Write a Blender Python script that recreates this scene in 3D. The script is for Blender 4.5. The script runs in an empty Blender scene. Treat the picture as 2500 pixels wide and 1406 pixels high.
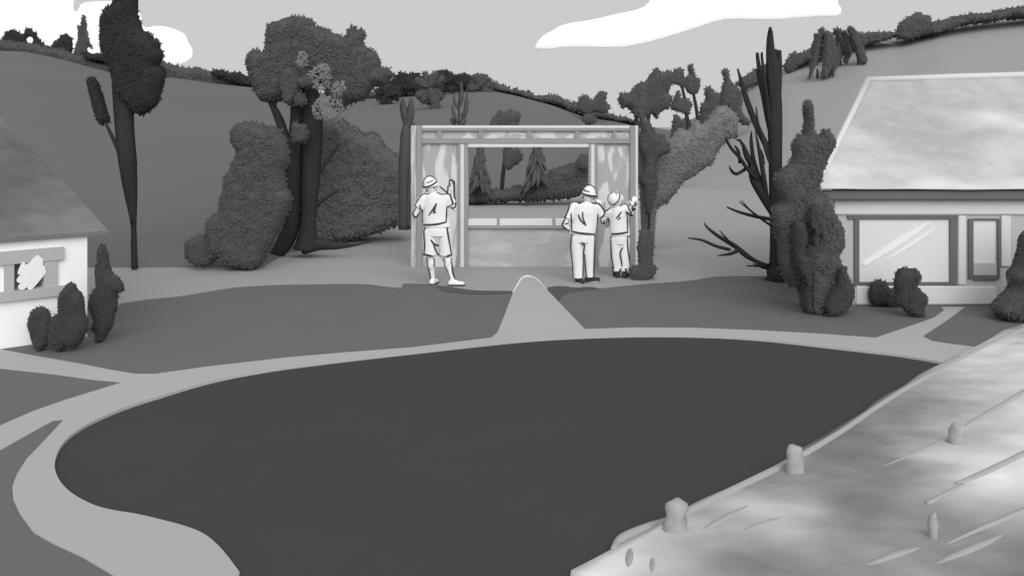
import bpy, bmesh, math, random
import numpy as np
from mathutils import Vector, Matrix, noise
from mathutils.geometry import tessellate_polygon
from mathutils.bvhtree import BVHTree

random.seed(7)
F, CX, HV, H = 2200.0, 1250.0, 300.0, 2.6      # focal length, centre column, horizon row (2500 px wide), eye height
sc = bpy.context.scene
C = sc.collection

def P(u, v, Y, dy=0.0):
    return Vector(((u-CX)*Y/F, Y+dy, H-(v-HV)*Y/F))
def G(u, v, z=0.0):
    Y = F*(H-z)/(v-HV)
    return Vector(((u-CX)*Y/F, Y, z))
def lin(s):
    s /= 255.0
    return s/12.92 if s <= .04045 else ((s+.055)/1.055)**2.4

# ------------------------------------------------------------------ materials
MATS = {}
def mat(name, tone, E=1.0, var=0.05, scale=3.0, stretch=(1, 1, 1), rough=1.0, spec=0.0):
    """flat grey gouache-like paint: base albedo with faint broad brush variation"""
    if name in MATS: return MATS[name]
    m = bpy.data.materials.new(name); m.use_nodes = True
    nt = m.node_tree; b = nt.nodes['Principled BSDF']
    b.inputs['Roughness'].default_value = rough
    b.inputs['Specular IOR Level'].default_value = spec
    a = min(lin(tone)/E, .93)
    tc = nt.nodes.new('ShaderNodeTexCoord'); mp = nt.nodes.new('ShaderNodeMapping')
    mp.inputs['Scale'].default_value = stretch
    nz = nt.nodes.new('ShaderNodeTexNoise'); nz.inputs['Scale'].default_value = scale
    nz.inputs['Detail'].default_value = 5; nz.inputs['Roughness'].default_value = .6
    rp = nt.nodes.new('ShaderNodeValToRGB')
    lo, hi = a*(1-var), min(a*(1+var), .95)
    rp.color_ramp.elements[0].position = .3; rp.color_ramp.elements[0].color = (lo, lo, lo, 1)
    rp.color_ramp.elements[1].position = .7; rp.color_ramp.elements[1].color = (hi, hi, hi, 1)
    nt.links.new(tc.outputs['Object'], mp.inputs['Vector']); nt.links.new(mp.outputs['Vector'], nz.inputs['Vector'])
    nt.links.new(nz.outputs['Fac'], rp.inputs['Fac']); nt.links.new(rp.outputs['Color'], b.inputs['Base Color'])
    MATS[name] = m
    return m

def patch_mat(name, tones, E, scale, stretch, stops, detail=3, distort=0.0, rot=0.0, offset=(0, 0, 0)):
    """surface with irregular brushed or weathered patches of its own"""
    if name in MATS: return MATS[name]
    m = bpy.data.materials.new(name); m.use_nodes = True
    nt = m.node_tree; b = nt.nodes['Principled BSDF']
    b.inputs['Roughness'].default_value = 1; b.inputs['Specular IOR Level'].default_value = 0
    tc = nt.nodes.new('ShaderNodeTexCoord')
    mr = nt.nodes.new('ShaderNodeMapping'); mr.inputs['Rotation'].default_value = (0, 0, rot); mr.inputs['Location'].default_value = offset
    mp = nt.nodes.new('ShaderNodeMapping'); mp.inputs['Scale'].default_value = stretch
    nz = nt.nodes.new('ShaderNodeTexNoise'); nz.inputs['Scale'].default_value = scale
    nz.inputs['Detail'].default_value = detail; nz.inputs['Distortion'].default_value = distort
    rp = nt.nodes.new('ShaderNodeValToRGB'); cr = rp.color_ramp
    while len(cr.elements) < len(tones): cr.elements.new(.5)
    for e, t, s in zip(cr.elements, tones, stops):
        e.position = s; a = min(lin(t)/E, .93); e.color = (a, a, a, 1)
    nt.links.new(tc.outputs['Object'], mr.inputs['Vector']); nt.links.new(mr.outputs['Vector'], mp.inputs['Vector'])
    nt.links.new(mp.outputs['Vector'], nz.inputs['Vector'])
    nt.links.new(nz.outputs['Fac'], rp.inputs['Fac']); nt.links.new(rp.outputs['Color'], b.inputs['Base Color'])
    MATS[name] = m
    return m

EG, EV = 1.18, 1.0       # light reaching level ground / upright faces, relative to white
M_field  = mat('field_grass', 151, .88, .02, .6)
M_lawn   = mat('lawn_grass', 107, .95, .03, .9)
M_walk   = mat('pavement', 172, .98, .02, .8)
M_road   = mat('asphalt', 72, .98, .02, .5)
M_hill   = mat('far_hill', 110, .99, .03, .08)
M_rhill  = mat('near_hill', 151, 1.0, .02, .1)
M_bark   = mat('dark_bark', 51, .85, .12, 4, (1, 1, .2))
M_dleaf  = mat('darkest_leaf', 51, .84, .06)
M_leaf   = mat('dark_leaf', 76, .80, .05)
M_bush   = mat('garden_leaf', 63, .80, .06)
M_gleaf  = mat('grey_leaf', 110, .76, .04)
M_pleaf  = mat('pale_leaf', 140, .80, .05)
M_wood   = mat('planed_timber', 151, EV, .04, 2)
M_pale   = mat('pale_timber', 211, .95, .03, 2)
M_sheath = patch_mat('wall_sheathing', (168, 170, 181, 211, 213), EV, 2.6, (2.2, 1, .55), (0, .47, .52, .56, 1), 3, .6)
M_sheathL= patch_mat('low_sheathing', (166, 170, 177, 200), EV, 2.0, (1, 1, 2.4), (0, .48, .56, .78), 4, 1.0)
M_hdr    = patch_mat('header_infill', (176, 181, 211, 213), EV, 3.4, (1, 1, 2.0), (0, .49, .53, 1), 2, .4, 0, (3, 0, 0))
M_edge   = patch_mat('edge_sheathing', (166, 172, 205, 213), EV, 5, (6, 1, .35), (0, .5, .56, 1), 3, .3)
M_wallL  = mat('white_render', 225, .80, .015, 1)
M_trimL  = mat('window_trim', 178, EV, .02, 2)
_unused_roofl = lambda: patch_mat('shingle_roof', (106, 117, 128), 1.12, .9, (1, 1, 1), (.3, .5, .7), 5)
_unused_roof = lambda: patch_mat('pale_roof', (180, 194, 212, 236), 1.2, .55, (1, 1, 1.9), (.32, .45, .56, .72), 6, .25)
M_capR   = mat('roof_cap', 224, 1.2, .03, 2)
M_fascia = mat('fascia', 107, EV, .03, 1)
M_wallR  = mat('grey_render', 168, .84, .03, 1)
M_boardR = mat('light_boards', 191, .80, .02, 1)
M_glassR = mat('bright_pane', 204, .88, .01, 1, rough=.35, spec=.12)
M_glassL = mat('dark_pane', 115, EV, .04, 1, rough=.35, spec=.12)
M_glare   = mat('white_glare', 235, EV, .01)  # white for the reflections painted on both windows
M_skin   = mat('fair_skin', 235, EV, .015, 6)
M_cloth  = mat('white_cloth', 235, 1.0, .02, 5, (1, 1, .4))
M_ink    = mat('dark_ink', 66, .8, .05)  # ink of the outlines drawn on the figures
M_shoe   = mat('dark_shoe', 56, .8, .05)
_unused_bank = lambda: patch_mat('chalky_bank', (146, 156, 176, 198, 226), 1.18, .42, (.55, 1.5, 1), (.28, .42, .52, .6, .72), 7, .35, -.80, (2.2, .4, 0))
M_rail   = mat('weathered_rail', 167, 1.05, .03, 2)
M_cloud  = mat('cloud_white', 250, .9, .0)
M_foot_shade   = mat('shaded_grass', 100, EG, .04, 2)  # lawn darkened as shade beside the people's feet

def tone_mat(name, E, lo=100, hi=240):
    m = bpy.data.materials.new(name); m.use_nodes = True; nt = m.node_tree; b = nt.nodes['Principled BSDF']
    b.inputs['Roughness'].default_value = 1; b.inputs['Specular IOR Level'].default_value = 0
    at = nt.nodes.new('ShaderNodeAttribute'); at.attribute_name = 'weathering'
    tc = nt.nodes.new('ShaderNodeTexCoord'); nz = nt.nodes.new('ShaderNodeTexNoise'); nz.inputs['Scale'].default_value = 3.5; nz.inputs['Detail'].default_value = 7
    mr = nt.nodes.new('ShaderNodeMapRange'); mr.inputs['From Min'].default_value = .3; mr.inputs['From Max'].default_value = .7
    mr.inputs['To Min'].default_value = .93/E; mr.inputs['To Max'].default_value = 1.07/E
    mu = nt.nodes.new('ShaderNodeVectorMath'); mu.operation = 'SCALE'
    nt.links.new(tc.outputs['Object'], nz.inputs['Vector']); nt.links.new(nz.outputs['Fac'], mr.inputs['Value'])
    nt.links.new(at.outputs['Color'], mu.inputs[0]); nt.links.new(mr.outputs['Result'], mu.inputs['Scale']); nt.links.new(mu.outputs[0], b.inputs['Base Color'])
    return m
def weather(o, base, blots, amp=.6, size=1.0, gain=1.0, mid=180):
    """blots: (world point, (rx, ry, rz), tone) patches of lichen, chalk and dirt"""
    me = o.data; at = me.color_attributes.new('weathering', 'FLOAT_COLOR', 'POINT'); loc = o.location if not o.parent else ROOT[o.name]
    for i, v in enumerate(me.vertices):
        p = v.co+loc; q = p/size
        wv = Vector((noise.noise(q*1.1), noise.noise(q*1.1+Vector((9, 2, 4))), noise.noise(q*1.1+Vector((3, 7, 1)))))*size*amp
        n = .55*noise.noise(q*1.7)+.3*noise.noise(q*4.1)+.2*noise.noise(q*9.3)
        t, ws = base+n*26, 1.0
        for c, r, tn in blots:
            d = p+wv*.55-c; k = math.exp(-((d.x/r[0])**2+(d.y/r[1])**2+(d.z/r[2])**2))*9
            k *= 1+.8*n; k = max(k, 0); t += k*(tn+n*16); ws += k
        a = lin(min(max(mid+(t/ws-mid)*gain, 60), 240)); at.data[i].color = (a, a, a, 1)
M_bank = tone_mat('chalky_bank', .97)
M_roofL = tone_mat('shingle_roof', 1.08)
M_roofR = tone_mat('pale_roof', 1.26)

# ------------------------------------------------------------------ object helpers
ROOT = {}
def tag(o, label=None, cat=None, group=None, kind=None):
    if label: o['label'] = label
    if cat: o['category'] = cat
    if group: o['group'] = group
    if kind: o['kind'] = kind
    return o
def thing(name, label, cat, loc, group=None):
    o = bpy.data.objects.new(name, None); C.objects.link(o)
    o.empty_display_size = .2; o.location = loc; ROOT[o.name] = Vector(loc)
    return tag(o, label, cat, group)
def mk(name, vf, m, parent=None, smooth=False):
    verts, faces = vf
    off = ROOT[parent.name] if parent else Vector((0, 0, 0))
    if parent is None and len(verts):
        a = np.array([tuple(v) for v in verts]); off = Vector((float(a[:, 0].mean()), float(a[:, 1].mean()), float(a[:, 2].min())))
        if name in ('ground', 'lawn', 'road', 'pavement'): off = Vector((0, 0, 0))
    me = bpy.data.meshes.new(name)
    me.from_pydata([tuple(Vector(v)-off) for v in verts], [], [tuple(f) for f in faces])
    me.materials.append(m); me.update()
    if smooth: me.polygons.foreach_set('use_smooth', [True]*len(me.polygons))
    o = bpy.data.objects.new(name, me); C.objects.link(o)
    if parent: o.parent = parent; ROOT[o.name] = off
    else: o.location = off; ROOT[o.name] = off
    return o
def join(*vfs):
    V, Fc = [], []
    for v, f in vfs:
        n = len(V); V += list(v); Fc += [tuple(i+n for i in q) for q in f]
    return V, Fc
def box(x0, x1, y0, y1, z0, z1, b=0.0):
    if b <= 0:
        v = [(x, y, z) for x in (x0, x1) for y in (y0, y1) for z in (z0, z1)]
        return v, [(0,1,3,2), (4,6,7,5), (0,4,5,1), (2,3,7,6), (0,2,6,4), (1,5,7,3)]
    bm = bmesh.new(); bmesh.ops.create_cube(bm, size=1)
    for q in bm.verts:
        q.co = Vector(((x0+x1)/2+q.co.x*(x1-x0), (y0+y1)/2+q.co.y*(y1-y0), (z0+z1)/2+q.co.z*(z1-z0)))
    bmesh.ops.bevel(bm, geom=list(bm.edges), offset=b, segments=2, affect='EDGES')
    r = [q.co.copy() for q in bm.verts], [tuple(q.index for q in f.verts) for f in bm.faces]
    bm.free(); return r
def pbox(u0, u1, v0, v1, Y, y0, y1, b=.006):
    a = P(u0, v1, Y); c = P(u1, v0, Y)
    return box(a.x, c.x, Y+y0, Y+y1, a.z, c.z, b)
def tube(pts, rads, n=10, cap=True):
    pts = [Vector(p) for p in pts]; V, Fc = [], []
    up = None
    for i, p in enumerate(pts):
        d = (pts[min(i+1, len(pts)-1)]-pts[max(i-1, 0)])
        if d.length < 1e-9: d = Vector((0, 0, 1))
        d.normalize()
        if up is None:
            up = d.orthogonal().normalized()
        up = (up-d*up.dot(d))
        up = up.normalized() if up.length > 1e-6 else d.orthogonal().normalized()
        s = d.cross(up)
        for k in range(n):
            a = 2*math.pi*k/n
            V.append(p+(up*math.cos(a)+s*math.sin(a))*rads[i])
    for i in range(len(pts)-1):
        for k in range(n):
            Fc.append((i*n+k, i*n+(k+1) % n, (i+1)*n+(k+1) % n, (i+1)*n+k))
    if cap:
        Fc.append(tuple(range(n-1, -1, -1))); Fc.append(tuple(range((len(pts)-1)*n, len(pts)*n)))
    return V, Fc
def cr(pts, sub=5):
    """Catmull-Rom through tuples"""
    a = np.array(pts, float); out = []
    for i in range(len(a)-1):
        p0, p1, p2, p3 = a[max(i-1, 0)], a[i], a[i+1], a[min(i+2, len(a)-1)]
        for k in range(sub):
            t = k/sub
            out.append(.5*((2*p1)+(-p0+p2)*t+(2*p0-5*p1+4*p2-p3)*t*t+(-p0+3*p1-3*p2+p3)*t**3))
    out.append(a[-1]); return out
def limb(path, Y, dy=0.0, n=10, sub=4, wob=.06, dy2=None):
    """tapered limb: path of (u, v, width px)"""
    s = cr(path, sub); m = len(s); pts, rs = [], []
    for i, q in enumerate(s):
        d = dy if dy2 is None else dy+(dy2-dy)*i/(m-1)
        w = max(q[2], .6)*(1+wob*noise.noise(Vector((q[0]*.03, q[1]*.03, 3.3))))
        pts.append(P(q[0], q[1], Y, d)); rs.append(w/2*Y/F)
    return tube(pts, rs, n)
def ellipsoid(c, r, seg=20, rings=12, M=None):
    V, Fc = [], []
    for i in range(rings+1):
        th = math.pi*i/rings
        for k in range(seg):
            a = 2*math.pi*k/seg
            q = Vector((r[0]*math.sin(th)*math.cos(a), r[1]*math.sin(th)*math.sin(a), r[2]*math.cos(th)))
            if M: q = M @ q
            V.append(Vector(c)+q)
    for i in range(rings):
        for k in range(seg):
            Fc.append((i*seg+k, (i+1)*seg+k, (i+1)*seg+(k+1) % seg, i*seg+(k+1) % seg))
    return V, Fc

# ------------------------------------------------------------------ foliage with real thickness
def smoothpoly(poly, sub=3):
    return [tuple(q) for q in cr(list(poly)+[poly[0]], sub)[:-1]]
def crown(poly, Y, T=None, step=5.0, leaf=9.0, dens=1.0, lean=0.0, hole=None, slim=.42, rag=.9, dy=0.0, rough=1.0, fill=1.7, core=True):
    leaf *= .74; poly = smoothpoly(poly); A = np.array(poly); B = np.roll(A, -1, axis=0)
    rng = np.random.default_rng(int(abs(A.sum())*7) % 100000)
    u0, v0 = A.min(0); u1, v1 = A.max(0)
    nu, nv = int((u1-u0)/step)+2, int((v1-v0)/step)+2
    gu, gv = np.meshgrid(u0+np.arange(nu)*step, v0+np.arange(nv)*step, indexing='ij')
    def sd(pu, pv):
        pu = pu.ravel()[:, None]; pv = pv.ravel()[:, None]
        ax, ay, bx, by = A[:, 0], A[:, 1], B[:, 0], B[:, 1]
        ex, ey = bx-ax, by-ay
        t = np.clip(((pu-ax)*ex+(pv-ay)*ey)/(ex*ex+ey*ey+1e-9), 0, 1)
        d = np.sqrt(((pu-ax-t*ex)**2+(pv-ay-t*ey)**2).min(1))
        ins = (((ay > pv) != (by > pv)) & (pu < ex*(pv-ay)/(ey+1e-12*(ey == 0))+ax)).sum(1) % 2 == 1
        return np.where(ins, d, -d)
    D = sd(gu, gv).reshape(nu, nv)
    if hole:
        for (hu, hv, hr) in hole:
            hr = max(hr, step*1.7); D = np.minimum(D, np.hypot(gu-hu, gv-hv)-hr)
    px = Y/F; dmax = max(D.max(), step)
    Tm = T if T is not None else slim*dmax*px*1.3
    pr = min(dmax*.55, 30.0)
    def thick(d): return Tm*np.sqrt(np.clip(1-(1-np.clip(d/pr, 0, 1))**2, 0, 1))
    gx, gy = np.gradient(D, step)
    gl = np.hypot(gx, gy)+1e-6
    Th = thick(D)
    idx = -np.ones((nu, nv), int); V, Fc = [], []
    for i in range(nu if core else 0):
        for j in range(nv):
            if D[i, j] > -step*.95:
                idx[i, j] = len(V)//2
                q = Vector((gu[i, j]*.045, gv[i, j]*.045, Y))
                w = 1+(.10*noise.noise(q)+.04*noise.noise(q*2.7))*rough
                ju, jv = (rng.random(2)-.5)*step*.5*min(rough, 1)
                if D[i, j] < 0:
                    cu = gu[i, j]-D[i, j]*gx[i, j]/gl[i, j]; cv = gv[i, j]-D[i, j]*gy[i, j]/gl[i, j]
                else: cu, cv = gu[i, j]+ju, gv[i, j]+jv
                c = P(cu, cv, Y, dy)
                t = max(Th[i, j]*w, .01*px*20)
                V.append(c+Vector((0, -t, 0))); V.append(c+Vector((0, t, 0)))
    used = {}
    for i in range(nu-1):
        for j in range(nv-1):
            q = [idx[i, j], idx[i+1, j], idx[i+1, j+1], idx[i, j+1]]
            if min(q) < 0: continue
            Fc.append(tuple(2*k for k in reversed(q))); Fc.append(tuple(2*k+1 for k in q))
            for a, b in zip(q, q[1:]+q[:1]):
                used[(a, b)] = used.get((a, b), 0)+1
    for (a, b) in used:
        if (b, a) not in used: Fc.append((2*a, 2*b, 2*b+1, 2*a+1))
    # leaves
    area = (D > 0).sum()*step*step
    n = int(dens*fill*area/(leaf*leaf)*2.6)+(20 if dens else 0)
    nb = int(dens*len(poly)*0+dens*3.4*np.hypot(*(B-A).T).sum()/leaf)
    pu = rng.uniform(u0, u1, n*3); pv = rng.uniform(v0, v1, n*3)
    d = sd(pu, pv)
    if hole:
        for (hu, hv, hr) in hole: d = np.minimum(d, np.hypot(pu-hu, pv-hv)-max(hr, step*1.7)-leaf*.2)
    ok = np.where(d > leaf*.25)[0][:n]
    L = [(pu[k], pv[k], d[k], 0) for k in ok]
    seg = rng.integers(0, len(A), nb); tt = rng.random(nb)
    for s, t in zip(seg, tt):
        q = A[s]+(B[s]-A[s])*t; L.append((q[0], q[1], .5, 1))
    for (lu, lv, ld, edge) in L:
        t = float(thick(np.array([ld]))[0])
        y = (-t*rng.uniform(.95, 1.2) if rng.random() < .75 else t*rng.uniform(-1, 1.1)) if not edge else rng.uniform(-.35, .35)*Tm*.4
        c = P(lu, lv, Y, dy+y)
        s = leaf*px*rng.uniform(.6, 1.25)*(1.25 if edge else 1)
        a = rng.uniform(0, 2*math.pi)
        ax = Vector((math.cos(a), rng.uniform(-.22, .22), math.sin(a))).normalized()
        nn = Vector((rng.uniform(-.3, .3), -1, rng.uniform(0, .5))).normalized()
        bx = ax.cross(nn).normalized()
        if edge: c = c+Vector((ax.x, 0, ax.z))*s*rag*.3
        k = len(V); w = s*.42
        V += [c-ax*s*.5, c+bx*w*.5-nn*.0, c+ax*s*.6, c-bx*w*.5]
        Fc.append((k, k+1, k+2, k+3))
    return V, Fc
def blade(path, Y, dy=0.0):
    """a spindle shaped leaf spray (u, v, width)"""
    path = [(q[0], q[1], q[2]*(1.3 if 5 < q[2] else 1)) for q in path]
    return limb(path, Y, dy, n=8, sub=5, wob=.12)
def ragged(polys, Y, **k): return join(*[crown(p, Y, **k) for p in polys])
def blob(u0, v0, u1, v1, n=14, j=.10, seed=1):
    r = random.Random(seed); cu, cv, a, b = (u0+u1)/2, (v0+v1)/2, (u1-u0)/2, (v1-v0)/2
    return [(cu+a*math.cos(2*math.pi*i/n)*(1+r.uniform(-j, j)), cv+b*math.sin(2*math.pi*i/n)*(1+r.uniform(-j, j))) for i in range(n)]

# ------------------------------------------------------------------ ground, road and pavement
def px2(l, z): return [G(u, v, z) for u, v in l]
ZR, ZP = -.014, .012
ROAD_PX = [(585,1406),(542,1350),(500,1313),(450,1292),(390,1276),(330,1262),(280,1254),(230,1241),(182,1216),(150,1187),(134,1152),
           (138,1118),(158,1084),(200,1050),(265,1017),(330,992),(400,970),(475,947),(550,928),(625,914),(700,902),(850,883),(1000,866),(1150,849),
           (1300,834),(1450,826),(1600,823),(1750,826),(1870,834),(1970,845),(2100,860),(2200,872),(2300,890),(2375,910),(2520,950)]
rd = px2([tuple(q) for q in cr(ROAD_PX, 3)], ZR)
road_left_tail = [Vector((-1.30, 3.2, 0)), Vector((-1.2, 0, 0)), Vector((-1.2, -20, 0))]
road_right_tail = [Vector((7.2, 5.0, 0)), Vector((5.5, 0, 0)), Vector((5.5, -20, 0))]
loop = [Vector((p.x, p.y, 0)) for p in rd]+road_right_tail+list(reversed(road_left_tail))
def sheet(loops, z):
    flat = [p for l in loops for p in l]
    tris = tessellate_polygon([[Vector((p.x, p.y, 0)) for p in l] for l in loops])
    V = [(p.x, p.y, z) for p in flat]; T = []
    for t in tris:
        a, b, c = (Vector(V[i]) for i in t)
        T.append(t if (b-a).cross(c-a).z > 0 else t[::-1])
    return V, T
def slab(l, z, zb):
    V, T = sheet([l], z); n = len(l)
    V = V+[(p.x, p.y, zb) for p in l]
    T = list(T)+[(i, (i+1) % n, (i+1) % n+n, i+n) for i in range(n)]
    return V, T
big = [Vector(p) for p in ((-400, -200, 0), (400, -200, 0), (400, 500, 0), (-400, 500, 0))]
ground = mk('ground', sheet([big, loop], 0), M_field); tag(ground, kind='structure')
LAWN_TOP = [(-700,770),(215,748),(290,742),(350,733),(430,725),(500,714),(570,703),(660,697),(750,695),(880,694),(940,700),(978,703),(988,693),
            (1040,694),(1090,699),(1170,711),(1250,712),(1340,713),(1400,708),(1450,706),(1540,697),(1600,692),(1680,686),(1750,676),(1840,675),(1900,680),
            (2000,720),(2090,744),(3200,744)]
lw = [Vector((p.x, p.y, 0)) for p in px2([tuple(q) for q in cr(LAWN_TOP, 3)], 0)]+[Vector((26, -22, 0)), Vector((-26, -22, 0))]
lawn = mk('lawn', sheet([lw, loop], .005), M_lawn); tag(lawn, kind='structure')
road = mk('road', sheet([loop], ZR), M_road); tag(road, kind='structure')
OUT1 = [(-260,822),(0,852),(70,865),(200,888),(270,902),(330,912),(380,912),(500,895),(700,872),(850,859),(1000,848),(1198,824),(1214,812),(1232,768),(1254,710),
        (1273,678),(1290,674),(1310,682),(1350,722),(1428,803),(1550,799),(1700,800),(1850,806),(2000,814),(2137,824),(2200,803),(2280,775),(2305,757),(2298,749),
        (2356,749),(2310,782),(2252,820),(2275,832),(2330,840),(2378,846),(2400,837),(2450,815),(2600,775)]
OUT2 = [(283,1406),(200,1357),(130,1325),(82,1298),(50,1255),(33,1220),(30,1187),(42,1155),(66,1118),(120,1062),(157,1022),(132,1025),(100,1042),(0,1098),(-260,1245),
        (-260,1150),(0,1038),(80,1003),(160,975),(300,932),(230,926),(130,912),(0,898),(-260,868)]
inner = [Vector((p.x, p.y, 0)) for p in rd]
wl = px2(OUT1, ZP)+[Vector((9.5, 11.0, 0))]+list(reversed(inner))+road_left_tail+[Vector((-2.6, -20, 0)), Vector((-2.5, 0, 0)), Vector((-2.35, 3.5, 0))]+px2(OUT2, ZP)
pavement = mk('pavement', slab(wl, ZP, -.05), M_walk); tag(pavement, kind='structure')

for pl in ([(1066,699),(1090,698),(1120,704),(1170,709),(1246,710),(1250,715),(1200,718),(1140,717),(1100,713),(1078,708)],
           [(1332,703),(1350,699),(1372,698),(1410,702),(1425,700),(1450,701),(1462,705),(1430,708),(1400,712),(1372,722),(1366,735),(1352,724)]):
    tag(mk('foot_shade', sheet([px2([tuple(q) for q in cr(pl+[pl[0]], 3)[:-1]], .01)], .0), M_foot_shade), kind='structure').location.z = .01  # shade at the people's feet, laid on the lawn as dark sheets
ep = [(1252,714,.5),(1262,698,1),(1274,680,1.2),(1290,675,1.1),(1308,681,1),(1322,694,.7),(1336,707,.3)]
tag(mk('path_edging', tube([G(q[0], q[1], .012)+Vector((0, 0, .004)) for q in cr(ep, 4)], [.016*q[2] for q in cr(ep, 4)], 8), mat('pale_edging', 222, .95, .02), None, True), kind='structure')

# ------------------------------------------------------------------ hills
def itp(l, u):
    a = np.array(l, float); return float(np.interp(u, a[:, 0], a[:, 1]))
def hill(name, base, ridge, Yr, us, m, rows=14, bump=.35, back=60, pw=1.0):
    V, Fc = [], []
    for u in us:
        b = G(u, itp(base, u)); r = P(u, itp(ridge, u), Yr)
        b0 = Vector((b.x*.97, b.y*.97, -.25)); V.append(b0)
        for k in range(rows+1):
            t = k/rows; q = b.lerp(r, t); q.z = b.z+(r.z-b.z)*t**pw
            q.z += bump*math.sin(math.pi*t)*(noise.noise(Vector((q.x*.06, q.y*.06, 1)))+.5*noise.noise(Vector((q.x*.2, q.y*.2, 5))))
            V.append(q)
        V.append(Vector((r.x*1.3, r.y+back*.5, r.z*.7))); V.append(Vector((r.x*1.7, r.y+back, -1)))
    n = rows+4
    for i in range(len(us)-1):
        for k in range(n-1):
            Fc.append((i*n+k, (i+1)*n+k, (i+1)*n+k+1, i*n+k+1))
    o = mk(name, (V, Fc), m, smooth=True); tag(o, kind='structure'); return o
base_mid = [(-900,655),(640,653),(700,618),(835,598),(975,545),(1138,498),(1340,487),(1440,452),(1700,445),(3200,445)]
ridge_mid = [(-900,60),(-200,95),(0,115),(60,118),(130,132),(200,150),(270,170),(420,182),(520,195),(620,205),(760,225),(900,235),(1000,228),(1100,215),(1190,210),(1260,225),
             (1350,250),(1420,275),(1500,288),(1600,312),(1700,330),(3200,360)]
us = list(range(-900, 3201, 20))
hill_mid = hill('hill', base_mid, ridge_mid, 90, us, M_hill)
base_r = [(1500,452),(1600,454),(1800,466),(2000,478),(3600,500)]
ridge_r = [(1500,440),(1545,425),(1600,365),(1640,330),(1685,292),(1760,255),(1850,190),(1930,150),(2000,130),(2100,100),(2200,88),(2300,62),(2400,48),(2500,38),(3600,-60)]
hill_right = hill('hill', base_r, ridge_r, 60, list(range(1500, 3601, 20)), M_rhill, back=26)
bpy.context.view_layer.update()
BV = []
for o in (ground, hill_mid, hill_right):
    vs = [o.matrix_world @ v.co for v in o.data.vertices]
    BV.append(BVHTree.FromPolygons(vs, [tuple(p.vertices) for p in o.data.polygons]))
def YG(u, v, dflt=60):
    """depth of the terrain seen along a line of sight"""
    d = P(u, v, 1)-Vector((0, 0, H)); d = Vector((d.x, 1, d.z)); best = None
    for b in BV:
        h = b.ray_cast(Vector((0, 0, H)), d.normalized())
        if h[0] and (best is None or h[0].y < best): best = h[0].y
    return best or dflt

# ------------------------------------------------------------------ trees and shrubs
def tree(name, label, cat, base, Y, crowns=(), limbs=(), group=None, m=M_leaf, bark=M_bark, extra=None, **k):
    t = thing(name, label, cat, P(base[0], base[1], Y), group)
    if limbs:
        mk('trunk', join(*[limb(l[0], Y, *(l[1:])) for l in limbs]), bark, t, True)
    if crowns: mk('crown', ragged(crowns, Y, **k), m, t, True)
    if extra: extra(t, Y)
    return t
def bush(name, label, poly, base, Y=None, m=M_bush, group=None, cat='bush', leaf=9, stem=None, **k):
    Y = Y or YG(*base)
    t = thing(name, label, cat, P(base[0], base[1], Y), group)
    mk('foliage', crown(poly, Y, leaf=leaf, **k), m, t, True)
    if stem: mk('stem', join(*[limb(s, Y) for s in stem]), M_bark, t, True)
    return t

# tall dark tree at the left edge of the hill
Y1 = YG(328, 656)
def lower_spray(t, Y):
    mk('side_spray', crown([(214,197),(221,190),(236,196),(252,240),(264,280),(268,298),(258,296),(252,304),(243,298),(236,288),(226,250)], Y, leaf=8, T=.12), M_dleaf, t)
tree('tall_tree', 'very tall near-black tree with lopsided crown rising out of the picture beside the white house', 'tree', (328, 656), Y1-.15,
     [[(250,40),(262,18),(278,10),(276,-40),(280,-90),(336,-90),(334,20),(340,55),(350,76),(368,84),(378,98),(388,102),(390,122),(398,135),(388,155),(384,163),
       (398,168),(403,190),(395,215),(388,245),(375,264),(350,280),(330,276),(318,262),(300,250),(284,235),(276,190),(262,150),(250,125),(247,80)]],
     [([(329,656,16),(327,600,15),(326,545,14),(320,480,30),(312,400,42),(304,310,46),(300,220,50),(300,120,55),(306,20,52),(308,-80,40)], 0),
      ([(325,545,8),(312,440,12),(297,380,12),(275,330,9),(256,292,5)], -.05)],
     m=M_dleaf, extra=lower_spray, leaf=10)

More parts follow.
